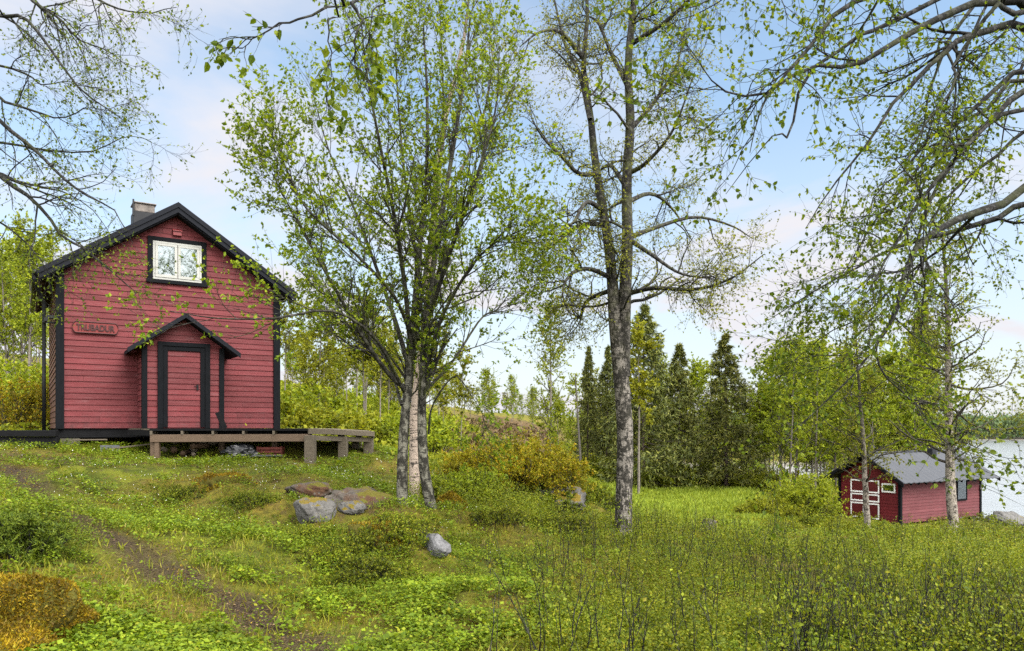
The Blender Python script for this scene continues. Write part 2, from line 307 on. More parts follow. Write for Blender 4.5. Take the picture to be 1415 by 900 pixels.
def siding(name, a, b, c, streak=.5):
    m, nt, o = new_mat(name); s = NT(nt); p = s.coord('Object', (1, 1, 1))
    g = s.noise(s.coord('Object', (.9, .9, 26)), 1.6, 5, .65); d = s.noise(p, 1.1, 4, .6); f = s.noise(s.coord('Object', (2.2, 2.2, 75)), 1.0, 4, .7)
    col = s.mix(s.island(), a, b); col = s.mix(s.math('MULTIPLY', s.ramp(g, [(.42, 0.0), (.72, 1.0)]), streak), col, c)
    col = s.mix(s.ramp(d, [(.38, .35), (.6, 0.0)]), col, s.mix(1.0, col, (.62, .58, .6), 'MULTIPLY'))
    spots = s.noise(p, 34, 2, .5); col = s.mix(s.ramp(spots, [(.70, 0.0), (.76, .75)]), col, s.mix(1.0, col, (.35, .3, .3), 'MULTIPLY'))
    col = s.mix(s.ramp(f, [(.6, 0.0), (.8, .35)]), col, s.mix(1.0, col, (.5, .45, .45), 'MULTIPLY'))
    z_ = s.node('ShaderNodeSeparateXYZ'); s.l.new(p, z_.inputs[0])
    spl = s.math('MULTIPLY', s.ramp(z_.outputs['Z'], [(0.0, 1.0), (.55, 0.0)]), s.ramp(s.noise(p, 5.5, 5, .7), [(.42, 0.0), (.66, .7)]))
    col = s.mix(spl, col, tuple(.5*q+.012 for q in a))
    wear = s.math('MULTIPLY', s.ramp(s.noise(s.coord('Object', (1.2, 1.2, 9)), 2.2, 6, .72), [(.57, 0.0), (.68, .8)]), streak)
    col = s.mix(wear, col, tuple(.55*q+.045 for q in c))
    s.l.new(s.bsdf(col, .74, .2, s.bump(f, .45, .008)), o.inputs[0]); return m
M['red'] = siding('red_siding', (.070,.0108,.0128), (.114,.0195,.0230), (.142,.052,.055))
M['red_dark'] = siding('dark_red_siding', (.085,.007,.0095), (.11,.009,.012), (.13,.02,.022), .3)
M['red_pale'] = siding('faded_red_siding', (.080,.018,.022), (.10,.026,.031), (.14,.06,.062), .6)
M['brown_side'] = siding('brown_siding', (.07,.030,.018), (.10,.045,.027), (.13,.07,.045), .5)
def wood(name, a, b, grain=(3, 3, 3), rough=.75, spec=.25, bumpy=.35):
    m, nt, o = new_mat(name); s = NT(nt)
    g = s.noise(s.coord('Object', grain), 3.0, 6, .65, .3); n = s.noise(s.coord('Object'), 4.0, 4, .6)
    col = s.mix(g, a, b); col = s.mix(s.math('MULTIPLY', s.island(), .35), col, s.mix(1.0, col, (.6, .6, .62), 'MULTIPLY'))
    col = s.mix(s.ramp(n, [(.55, 0.0), (.75, .5)]), col, s.mix(1.0, col, (.5, .5, .45), 'MULTIPLY'))
    s.l.new(s.bsdf(col, rough, spec, s.bump(g, bumpy, .008)), o.inputs[0]); return m
M['black'] = wood('black_stained_wood', (.0032,.0036,.0046), (.009,.010,.012), (8, 8, 1.2), .85, .06)
M['slate'] = wood('black_barge_paint', (.006,.0065,.009), (.014,.0155,.020), (3, 8, 8), .8, .08)
M['black_timber'] = wood('tarred_timber', (.003,.0032,.004), (.014,.014,.015), (1.5, 12, 12), .9, .06, .8)
M['beam_wood'] = wood('brown_beam_wood', (.062,.040,.025), (.135,.094,.062), (1.5, 10, 14), .75)
M['grey_wood'] = wood('weathered_grey_wood', (.042,.034,.024), (.15,.125,.092), (2, 9, 12), .85, .2, .7)
M['soffit'] = wood('brown_soffit_wood', (.04,.023,.013), (.075,.048,.028), (3, 12, 12))
M['white'] = wood('white_window_paint', (.24,.245,.225), (.29,.295,.275), (3, 3, 3), .45, .4, .1)
M['bright_white'] = wood('white_trim_paint', (.70,.70,.69), (.78,.78,.77), (3, 3, 3), .5, .3, .1)
M['sign_wood'] = wood('carved_red_wood', (.115,.011,.011), (.145,.018,.017), (3, 10, 10), .6, .3)
M['sign_letter'] = wood('dark_red_letter', (.020,.004,.004), (.032,.006,.006), (3, 3, 3), .6, .3)
M['ventred'] = wood('red_vent_paint', (.13,.007,.010), (.16,.012,.014), (3, 3, 3), .5, .4)
M['gate_red'] = wood('red_door_paint', (.075,.005,.007), (.095,.008,.010), (3, 3, 14), .55, .3)
def simple(name, col, rough=.6, spec=.4, metal=0.0, var=.3, scale=6, bumpy=.2):
    m, nt, o = new_mat(name); s = NT(nt); n = s.noise(s.coord('Object'), scale, 5, .6)
    c = s.mix(s.ramp(n, [(.35, 0.0), (.7, 1.0)]), col, tuple(q*(1-var) for q in col)); s.l.new(s.bsdf(c, rough, spec, s.bump(n, bumpy, .01), metal), o.inputs[0]); return m
M['concrete'] = simple('mossy_concrete', (.085,.08,.06), .9, .15, 0, .5, 9, .6)
M['metal'] = simple('grey_sheet_metal', (.045,.049,.056), .5, .3, .0, .25, 3, .1)
M['zinc'] = simple('zinc_roofing', (.037,.040,.047), .55, .25, .0, .12, 1.2, .05)
M['black_metal'] = simple('black_metal', (.006,.0065,.008), .45, .2, 0, .3)
M['plastic'] = simple('black_plastic_sheet', (.008,.0085,.010), .3, .4, 0, .3, 12, .5)
M['red_plastic'] = simple('faded_red_plank', (.11,.022,.015), .7, .3, 0, .4)
M['rust'] = simple('weathered_flue', (.15,.132,.12), .85, .2, 0, .6, 9, .5)
M['chim'] = simple('black_chimney_sheet', (.010,.011,.014), .55, .2, 0, .35, 4)
M['soil_dark'] = simple('dark_underfloor', (.03,.025,.02), .95, .1)
M['curtain_or_dark_back'] = simple('net_curtain', (.16,.18,.18), .9, .1, 0, .5, 5)
M['dark_in'] = simple('dark_interior', (.02,.022,.024), .9, .1)
def glass():
    m, nt, o = new_mat('window_glass'); s = NT(nt)
    g = s.node('ShaderNodeBsdfGlossy'); g.inputs['Roughness'].default_value = .03; g.inputs['Color'].default_value = (.9, .95, .97, 1)
    t = s.node('ShaderNodeBsdfTransparent'); t.inputs[0].default_value = (.80, .86, .85, 1)
    f = s.node('ShaderNodeFresnel'); f.inputs[0].default_value = 1.5
    x = s.node('ShaderNodeMixShader'); s.l.new(s.math('ADD', s.math('MULTIPLY', f.outputs[0], 1.2), .12, True), x.inputs[0]); s.l.new(t.outputs[0], x.inputs[1]); s.l.new(g.outputs[0], x.inputs[2]); s.l.new(x.outputs[0], o.inputs[0]); return m
M['glass'] = glass()
def rock(name, base, moss_amt, moss_col=(.16,.10,.012), brown=0.0):
    m, nt, o = new_mat(name); s = NT(nt); p = s.coord('Object')
    n = s.noise(p, 4.5, 7, .68); v = s.noise(p, 24, 5, .7); l = s.voro(p, 9)
    col = s.ramp(n, [(.3, tuple(q*.4 for q in base)), (.5, base), (.72, tuple(min(1, q*1.5) for q in base))])
    col = s.mix(s.ramp(v, [(.5, 0.0), (.7, .7)]), col, s.mix(1.0, col, (.35, .34, .32), 'MULTIPLY'))
    if brown: col = s.mix(s.math('MULTIPLY', s.ramp(s.noise(p, 2.6, 4, .6), [(.42, 0.0), (.58, 1.0)]), brown), col, (.06, .028, .013))
    col = s.mix(s.ramp(l, [(.12, .5), (.2, 0.0)]), col, (.13, .13, .115))
    nz = s.node('ShaderNodeSeparateXYZ'); g = s.node('ShaderNodeNewGeometry'); s.l.new(g.outputs['Normal'], nz.inputs[0])
    mk = s.math('ADD', s.math('MULTIPLY', nz.outputs['Z'], .35), s.noise(p, 2.4, 5, .65))
    mc = s.mix(s.noise(p, 7, 4), moss_col, (.06, .07, .008))
    col = s.mix(s.ramp(mk, [(1.0-moss_amt, 0.0), (1.06-moss_amt, 1.0)]), col, mc)
    s.l.new(s.bsdf(col, .88, .2, s.bump(s.math('ADD', n, s.math('MULTIPLY', v, .35)), .9, .05)), o.inputs[0]); return m
M['rock'] = rock('lichen_rock', (.085,.082,.078), .24, (.14,.075,.006))
M['rock_brown'] = rock('brown_lichen_rock', (.072,.062,.052), .20, (.085,.058,.007), .9)
M['rock_moss'] = rock('moss_covered_rock', (.05,.045,.036), .70, (.055,.032,.004))
M['rock_pale'] = rock('pale_rock', (.11,.11,.113), -.05)
def ground_mat():
    m, nt, o = new_mat('forest_ground'); s = NT(nt); p = s.pos()
    a, b, c, d = s.noise(p, .55, 5, .6), s.noise(p, 2.3, 5, .65), s.noise(p, 9, 5, .7), s.noise(p, 34, 4, .7)
    green = s.ramp(b, [(.32, (.03,.04,.006)), (.5, (.07,.085,.009)), (.66, (.13,.14,.012))])
    ochre = s.ramp(c, [(.35, (.055,.038,.012)), (.55, (.15,.11,.018)), (.7, (.20,.17,.03))])
    col = s.mix(s.ramp(a, [(.42, 0.0), (.62, .8)]), green, ochre)
    col = s.mix(s.ramp(s.noise(p, 4.2, 5, .7), [(.54, 0.0), (.66, .85)]), col, s.ramp(d, [(.35, (.028,.017,.010)), (.65, (.10,.062,.036))]))
    path = s.ramp(d, [(.3, (.012,.008,.005)), (.5, (.038,.026,.016)), (.7, (.095,.070,.045))])
    col = s.mix(s.attr('path'), col, path)
    heath = s.ramp(b, [(.3, (.03,.019,.010)), (.5, (.08,.052,.026)), (.66, (.13,.095,.045))])
    col = s.mix(s.attr('heath'), col, heath)
    col = s.mix(s.attr('meadow'), col, s.ramp(c, [(.35, (.07,.10,.010)), (.65, (.12,.17,.014))]))
    col = s.mix(s.attr('shore'), col, s.ramp(c, [(.35, (.07,.06,.05)), (.65, (.2,.19,.17))]))
    s.l.new(s.bsdf(col, .95, .1, s.bump(s.math('ADD', c, d), 1.0, .05)), o.inputs[0]); return m
M['ground'] = ground_mat()
def water():
    m, nt, o = new_mat('lake_water'); s = NT(nt)
    n1 = s.noise(s.pos((.9, 2.6, 1)), 1.0, 4, .6); n2 = s.noise(s.pos((.12, .5, 1)), 1.0, 3, .5)
    s.l.new(s.bsdf((.21,.22,.235), .12, .9, s.bump(s.math('ADD', n1, n2), .28, .16)), o.inputs[0]); return m  # reflected cloud brightness is painted into the pale base colour
M['water'] = water()

# ------------------------------------------------------------------ the ground, the lake, the far shore
xs = np.r_[np.linspace(-420, -62, 26), np.linspace(-60, -15.4, 62), np.arange(-15, 15.01, .14), np.linspace(15.4, 60, 62), np.linspace(62, 620, 34)]
ys = np.r_[np.linspace(-60, -8, 14), np.arange(-7.5, 2.9, .4), np.arange(3, 24, .14), np.arange(24, 60, .5), np.linspace(61, 150, 50), np.linspace(155, 420, 34)]
GX, GY = np.meshgrid(xs, ys); GZ = ground(GX.ravel(), GY.ravel()); x_, y_ = GX.ravel(), GY.ravel()
ix = np.arange(len(xs)*len(ys)).reshape(len(ys), len(xs))
F = np.stack([ix[:-1, :-1], ix[:-1, 1:], ix[1:, 1:], ix[1:, :-1]], -1).reshape(-1, 4)
GZ = np.where((y_ > 330) & (x_ > 20), np.minimum(-3.95+(y_-340)*.06, 40)*1.0, GZ)
g = link('ground', np_mesh('ground', np.c_[x_, y_, GZ], F, M['ground'], True, {'path': m_path(x_, y_), 'heath': m_heath(x_, y_), 'meadow': m_meadow(x_, y_), 'shore': m_shore(x_, y_)})); tag(g, kind='structure')
LAKE = -3.95
lk = link('lake_water', np_mesh('lake_water', [(12, 30, LAKE), (900, 30, LAKE), (900, 900, LAKE), (12, 900, LAKE)], np.array([[0, 1, 2, 3]]), M['water'])); tag(lk, kind='structure')
rng = np.random.default_rng(7)
# distant ridge seen across the lake
hx = np.linspace(-300, 1200, 160); hy = np.array([430, 520, 640, 800.]); HXg, HYg = np.meshgrid(hx, hy)
hz = np.array([-4, 3, 5, 6.])[:, None]*(0.6+.8*vnoise(HXg*.006, HYg*.006, 31))
ih = np.arange(HXg.size).reshape(HXg.shape)
hl = link('hills', np_mesh('hills', np.c_[HXg.ravel(), HYg.ravel(), hz.ravel()], np.stack([ih[:-1, :-1], ih[:-1, 1:], ih[1:, 1:], ih[1:, :-1]], -1).reshape(-1, 4), simple('distant_forest', (.045,.075,.05), .95, .1, 0, .4, .15), True)); tag(hl, kind='structure')

# ------------------------------------------------------------------ plants: growing branches and leaves
def grow(P, Rd, n, t0, t1, ang, length, K, wig, trop, rr, rng, prof=None, rmin=.0025, asd=12, side=None, ps=0.0):
    """n child branches per parent. P (B,K0,3), Rd (B,K0)"""
    B, K0, _ = P.shape; cnt = rng.poisson(n, B) if np.isscalar(n) else np.asarray(n)
    par = np.repeat(np.arange(B), cnt); NN = len(par)
    if NN == 0: return np.zeros((0, K, 3)), np.zeros((0, K))
    t = rng.uniform(t0, t1, NN); f = t*(K0-1); i = np.minimum(f.astype(int), K0-2); fr = (f-i)[:, None]
    p = P[par, i]*(1-fr)+P[par, i+1]*fr; T = nrm(P[par, i+1]-P[par, i]); r0 = Rd[par, i]*(1-fr[:, 0])+Rd[par, i+1]*fr[:, 0]
    Q = rng.normal(size=(NN, 3))
    if side is not None: Q = Q+np.asarray(side)
    Q = nrm(Q-T*(Q*T).sum(-1, keepdims=True))
    a = np.radians(ang+rng.normal(0, asd, NN))[:, None]; d = np.cos(a)*T+np.sin(a)*Q
    L = length*rng.uniform(.55, 1.25, NN)*(prof(t) if prof else 1.0)
    if ps: L = L*np.clip(np.linalg.norm(P[par, -1]-P[par, 0], axis=-1)/ps, .12, 1.3)
    out = np.empty((NN, K, 3)); out[:, 0] = p
    for k in range(1, K):
        d = nrm(d+rng.normal(0, wig, (NN, 3))+np.array(trop)); out[:, k] = out[:, k-1]+d*(L/(K-1))[:, None]
    rs = np.maximum(np.minimum(r0*rr, L*.02+.003), rmin)
    return out, rs[:, None]*np.linspace(1, .35, K)[None, :]
LEAF_Q = (np.array([(0, 0, 0), (.36, .45, .08), (0, 1, -.05), (-.36, .45, .08)]), np.array([[0, 1, 2, 3]]))
LEAF_O = (np.array([(0, 0, 0), (.34, .22, .06), (.30, .62, .05), (0, 1.0, -.08), (-.30, .62, .05), (-.34, .22, .06)]), np.array([[0, 1, 2, 3], [0, 3, 4, 5]]))
BLADE = (np.array([(-.05, 0, 0), (.05, 0, 0), (.035, .55, .06), (0, 1.0, .28)]), np.array([[0, 1, 2, 3]]))
NEEDLE = (np.array([(-.16, 0, 0), (.16, 0, 0), (0.0, 1.0, 0)]), np.array([[0, 1, 2]]))
def leaves(pos, axis, nor, size, tmpl, wide=1.0):
    tv, tf = tmpl; y = nrm(axis); x = nrm(np.cross(y, nor)); z = np.cross(x, y); sz = np.broadcast_to(np.asarray(size, float), (len(pos),))
    V = pos[:, None, :]+sz[:, None, None]*(tv[None, :, 0:1]*wide*x[:, None, :]+tv[None, :, 1:2]*y[:, None, :]+tv[None, :, 2:3]*z[:, None, :])
    Fc = (np.arange(len(pos))*len(tv))[:, None, None]+tf[None]
    return V.reshape(-1, 3), Fc.reshape(-1, tf.shape[1])
def twig_leaves(P, n, size, rng, tmpl=LEAF_Q, t0=.15, droop=-.2, spread=1.0, tuft=0.0, wide=1.0, sd=.38):
    B, K, _ = P.shape; cnt = rng.poisson(n, B); par = np.repeat(np.arange(B), cnt); NN = len(par)
    t = rng.uniform(t0, 1, NN); t = t**(1/(1+tuft)); t = t0+(1-t0)*np.clip(np.ceil((t-t0)/(1-t0)*4-.3*rng.random(NN))/4, .1, .999); f = t*(K-1); i = np.minimum(f.astype(int), K-2); fr = (f-i)[:, None]
    p = P[par, i]*(1-fr)+P[par, i+1]*fr; T = nrm(P[par, i+1]-P[par, i])
    ax = nrm(T*.6+rng.normal(0, spread, (NN, 3))*.75+np.array([0, 0, droop])); no_ = nrm(rng.normal(0, .7, (NN, 3))+np.array([0, 0, .8]))
    return leaves(p, ax, no_, size*np.clip(np.exp(rng.normal(0, sd, NN)), .4, 1.5), tmpl, wide)
def wood_mesh(name, levels, mat):
    Vs, Fs, Th, b = [], [], [], 0
    for P, Rr, S in levels:
        if len(P) == 0: continue
        V, F = tubes(P, Rr, S); Vs.append(V); Fs.append(F+b); b += len(V); Th.append(np.repeat(Rr.ravel(), S))
    return np_mesh(name, np.vstack(Vs), [np.vstack(Fs)], mat, True, {'thick': np.concatenate(Th)})
def stack(*ls):
    P = np.concatenate([a[0] for a in ls]); Rr = np.concatenate([a[1] for a in ls]); return P, Rr
def tree_thing(name, label, cat, base, tmesh, cmesh, group=None, rz=0.0, s=1.0):
    t = thing(name, label, cat, base, rz, group, s); link('trunk', tmesh, t)
    if cmesh: link('crown', cmesh, t)
    return t
def rel(paths, base): return [np.array(p)-np.array(base) for p in paths]

#@@ROWAN
def build_rowan():
    rng = np.random.default_rng(11); Y0 = 12.0; base = on(575, Y0)
    def path(pts, r0, r1, K=16):
        q = [PX(px, py, Y0+dy)-base for px, py, dy in pts]; P, Rr = resample(q, [r0, (r0+r1)/2, r1], K); return P[None], Rr[None]
    st = [path([(556,712,0),(556,640,0),(560,570,.05),(566,520,.1),(572,440,.2),(580,340,.3),(590,240,.4),(590,120,.5),(585,40,.6)], .095, .012),
          path([(599,716,0),(586,650,-.05),(583,580,0),(584,520,0),(590,430,-.1),(605,330,-.2),(622,230,-.3),(640,120,-.3),(650,20,-.2)], .092, .012),
          path([(563,540,.1),(540,520,-.1),(510,480,-.5),(475,420,-.9),(435,350,-1.3),(402,290,-1.4),(376,240,-1.5)], .055, .008),
          path([(566,510,.1),(545,440,.3),(520,370,.8),(490,290,1.2),(455,210,1.4),(430,120,1.5)], .055, .008),
          path([(568,490,.1),(560,400,-.4),(545,300,-.9),(525,200,-1.2),(505,90,-1.3),(498,10,-1.3)], .055, .008),
          path([(585,500,0),(600,400,.5),(640,300,1.1),(665,225,1.5),(682,125,1.7)], .05, .008),
          path([(586,520,0),(610,440,-.5),(650,370,-1.0),(685,335,-1.3),(722,318,-1.4)], .045, .007),
          path([(570,470,.1),(545,410,-.7),(490,350,-1.2),(425,290,-1.5),(398,240,-1.5),(384,198,-1.5)], .04, .007),
          path([(560,545,.1),(520,470,-.9),(460,430,-1.6),(380,440,-2.1),(300,440,-2.4),(235,430,-2.5)], .035, .006),
          path([(577,470,.1),(575,360,.9),(560,250,1.5),(550,140,1.8),(545,40,1.8)], .05, .008),
          path([(590,450,0),(625,340,-.9),(660,240,-1.4),(685,150,-1.5),(690,70,-1.4)], .045, .008),
          path([(580,430,.1),(598,300,.8),(612,180,1.2),(610,60,1.3),(605,-20,1.3)], .045, .008),
          path([(588,540,0),(625,500,.4),(665,440,.8),(690,425,1.0),(722,375,1.2)], .035, .006),
          path([(555,560,0),(535,500,.6),(490,440,1.2),(440,395,1.5),(420,340,1.7)], .035, .006),
          path([(592,600,0),(598,560,-.3),(628,520,-.5),(650,545,-.7),(672,580,-.8)], .022, .005)]
    S = stack(*st)
    cn = np.full(len(S[0]), 21); cn[[8, 14]] = 6; cn[[0, 1]] = 26; S = (S[0], S[1]*np.r_[1, 1, np.full(len(S[0])-2, .78)][:, None])
    L1 = grow(S[0], S[1], cn, .24, 1, 32, 1.05, 9, .10, (0, 0, .06), .55, rng, lambda t: 1.15-.6*t)
    L1t = grow(S[0][2:14], S[1][2:14], 5, .55, 1, 35, .8, 7, .10, (0, 0, .05), .6, rng)
    A = stack((L1[0], L1[1]),)
    L2 = grow(A[0], A[1], 7.5, .2, 1, 38, .55, 6, .12, (0, 0, .05), .6, rng)
    L2b = grow(L1t[0], L1t[1], 5, .1, 1, 40, .45, 6, .12, (0, 0, .04), .6, rng)
    L3 = grow(L2[0], L2[1], 2.2, .3, 1, 42, .26, 4, .12, (0, 0, .03), .7, rng)
    tw = [L2, L2b]
    tm = wood_mesh('rowan_wood', [(S[0], S[1], 8), (L1[0], L1[1], 5), (L1t[0], L1t[1], 5), (L2[0], L2[1], 3), (L2b[0], L2b[1], 3), (L3[0], L3[1], 3)], M['rowan_bark'])
    vs_ = [twig_leaves(L2[0], 8.5, .043, rng, LEAF_Q, .35, -.05, .9, .8), twig_leaves(L2b[0], 10, .048, rng, LEAF_Q, .3, -.05, .9, .8), twig_leaves(L3[0], 8, .043, rng, LEAF_Q, .3, -.05, .9, .8)]
    return base, tm, join_leaves('rowan_leaves', vs_, M['rowan'])
def join_leaves(name, vs_, mat):
    V, F, b = [], [], 0
    for v, f in vs_: V.append(v); F.append(f+b); b += len(v)
    return np_mesh(name, np.vstack(V), [np.vstack(F)], mat)
b_, tm, cm = build_rowan()
tree_thing('rowan_tree', 'rowan with two dark lichened trunks, dense leafy crown reaching across the cabin corner', 'tree', b_, tm, cm)

#@@WHITEBIRCH
def build_white_birch():
    rng = np.random.default_rng(12); Y0 = 14.5; base = on(572, Y0)
    P, Rr = resample([PX(x, y, Y0)-base for x, y in [(572,700),(573,640),(574,560),(590,440),(600,300),(612,180),(640,60),(650,-30)]], [.115, .10, .08, .05, .012], 16)
    S = (P[None], Rr[None])
    L1 = grow(*S, [22], .35, 1, 55, 1.5, 9, .14, (0, 0, .05), .5, rng, lambda t: 1.2-.6*t); L2 = grow(*L1, 6, .2, 1, 45, .6, 6, .15, (0, 0, -.04), .6, rng)
    # the right-hand top that shows against the sky
    P2, R2 = resample([PX(x, y, Y0+.3)-base for x, y in [(600,300),(640,230),(668,160),(680,90),(676,20)]], [.04, .006], 10)
    E1 = grow(P2[None], R2[None], [14], .3, 1, 40, .8, 7, .12, (0, 0, .06), .6, rng); L2 = stack(L2, grow(*E1, 6, .2, 1, 45, .4, 6, .15, (0, 0, 0), .6, rng))
    tm = wood_mesh('birch_wood', [(*S, 9), (P2[None], R2[None], 6), (*L1, 5), (*E1, 4), (*L2, 3)], M['white_bark'])
    return base, tm, join_leaves('birch_leaves', [twig_leaves(L2[0], 9, .042, rng)], M['birch'])
b_, tm, cm = build_white_birch()
tree_thing('birch_tree', 'white-barked birch standing right behind the two dark rowan trunks', 'tree', b_, tm, cm)

#@@MAINBIRCH
def build_main_birch():
    rng = np.random.default_rng(21); Y0 = 14.0; base = on(860, Y0)
    def path(pts, rad, K=20):
        q = [PX(px, py, Y0+dy)-base for px, py, dy in pts]; P, Rr = resample(q, rad, K); return P[None], Rr[None]
    st = [path([(860,752,0),(861,735,0),(862,690,0),(864,600,0),(858,520,0),(851,450,0),(847,400,0),(842,345,.05),(833,290,.1),(822,220,.2),(816,160,.2),(806,90,.2),(812,20,.3),(806,-80,.3),(800,-200,.3)], [.22, .165, .152, .147, .142, .13, .105, .09, .08, .07, .06, .05, .035, .02, .01], 28),
          path([(862,520,0),(862,460,0),(864,400,-.05),(867,330,-.1),(866,250,-.1),(871,170,-.15),(868,90,-.2),(876,0,-.2),(884,-120,-.2),(880,-250,-.2)], [.12, .12, .115, .10, .092, .082, .07, .055, .033, .01], 24)]
    limbs = [path(p, [.05, .03, .008], 14) for p in [
        [(846,385,0),(815,372,-.4),(790,378,-.7),(777,405,-.9),(790,440,-1)], [(848,400,0),(812,415,.5),(800,440,.8),(785,420,1)],
        [(870,405,0),(905,398,-.3),(960,400,-.7),(1010,385,-1.0),(1055,352,-1.2)], [(866,330,0),(905,315,.4),(960,300,.8),(1010,312,1.1),(1040,330,1.2)],
        [(868,330,0),(900,352,-.5),(940,378,-.9),(985,385,-1.2)], [(868,240,0),(893,225,-.4),(930,180,-.9),(960,100,-1.3)], [(835,310,0),(800,312,.5),(770,335,.9),(750,352,1.1)],
        [(828,240,0),(800,240,-.4),(775,215,-.8),(750,190,-1),(735,165,-1.2)], [(815,165,0),(800,100,.4),(780,60,.7),(766,0,1),(755,-40,1.1)], [(806,80,0),(775,45,-.3),(745,45,-.6),(718,65,-.8)],
        [(868,120,0),(845,75,.5),(825,30,.8),(800,20,1)], [(870,180,0),(905,140,.6),(935,90,1.1),(950,20,1.4)], [(866,260,0),(845,230,.8),(830,235,1.2),(815,250,1.5)],
        [(866,280,0),(900,268,.9),(930,290,1.5),(955,330,1.8)], [(833,290,0),(810,280,-.9),(790,310,-1.4),(770,300,-1.6)], [(874,60,0),(920,30,-.5),(960,-10,-.9),(990,-60,-1.2)]]]
    LM = stack(*limbs)
    S = st
    A1 = stack(grow(*S[0], [22], .3, 1, 68, 1.15, 10, .20, (0, 0, .02), .45, rng, lambda t: 1.2-.6*t), grow(*S[1], [26], .16, 1, 68, 1.25, 10, .20, (0, 0, .02), .45, rng, lambda t: 1.2-.6*t))
    B1 = grow(*LM, 9, .25, 1, 55, .8, 8, .20, (0, 0, -.02), .6, rng, rmin=.004)
    L2 = stack(grow(*A1, 9, .2, 1, 52, .62, 7, .20, (0, 0, -.03), .55, rng), grow(*B1, 8, .2, 1, 52, .5, 7, .2, (0, 0, -.04), .55, rng))
    L3 = grow(*L2, 3.6, .2, 1, 50, .32, 5, .16, (0, 0, -.12), .6, rng, rmin=.002)
    tm = wood_mesh('birch_wood', [(*S[0], 14), (*S[1], 12), (*LM, 7), (*A1, 5), (*B1, 4), (*L2, 3), (*L3, 3)], M['birch_bark'])
    return base, tm, join_leaves('birch_leaves', [twig_leaves(L3[0], 5.5, .033, rng), twig_leaves(L2[0], 5, .034, rng), twig_leaves(A1[0], 5, .04, rng)], M['birch'])
b_, tm, cm = build_main_birch()
tree_thing('birch_tree', 'tall gnarled birch with forked trunk and tiny sparse leaves, alone on the grass', 'tree', b_, tm, cm)

#@@OVERRIGHT
def build_over(base, stem, limbs, seed, n1, l1, n2, l2, nl, size, bark_, leafm, droop, tm_name, n3=0, l3=.2, tmpl=LEAF_O, wig=.12, K1=9, t0=.25, thin=1.0):
    rng = np.random.default_rng(seed); base = np.array(base)
    P, Rr = resample([np.array(p)-base for p in stem[0]], stem[1], 18); S = (P[None], Rr[None]); LM = []
    for pts, r in limbs:
        P, Rr = resample([np.array(p)-base for p in pts], r, 16); P[2:] += np.cumsum(rng.normal(0, .012, (14, 3)), 0); LM.append((P[None], Rr[None]))
    LM = stack(*LM); LM = (LM[0], LM[1]*thin)
    L1 = grow(*LM, n1, t0, 1, 42, l1, K1, wig, (0, 0, droop), .55, rng, lambda t: 1.25-.5*t, rmin=.004)
    L2 = grow(*L1, n2, .15, 1, 45, l2, 6, wig*1.1, (0, 0, droop*1.6), .6, rng, rmin=.0022)
    lv = [(*S, 12), (*LM, 8), (*L1, 5), (*L2, 3)]; lf = [twig_leaves(L2[0], nl, size, rng, tmpl, .2, -.35)]
    if n3:
        L3 = grow(*L2, n3, .3, 1, 45, l3, 4, wig, (0, 0, droop*2), .6, rng, rmin=.0018); lv.append((*L3, 3)); lf.append(twig_leaves(L3[0], nl, size, rng, tmpl, .3, -.35))
    return wood_mesh(tm_name, lv, bark_), join_leaves('leaves', lf, leafm)
Y = 8.2; bx = 6.55; bz = gz(bx, Y)
def lp(*pts): return [PX(*p) for p in pts]
tr = (bx, Y, bz)
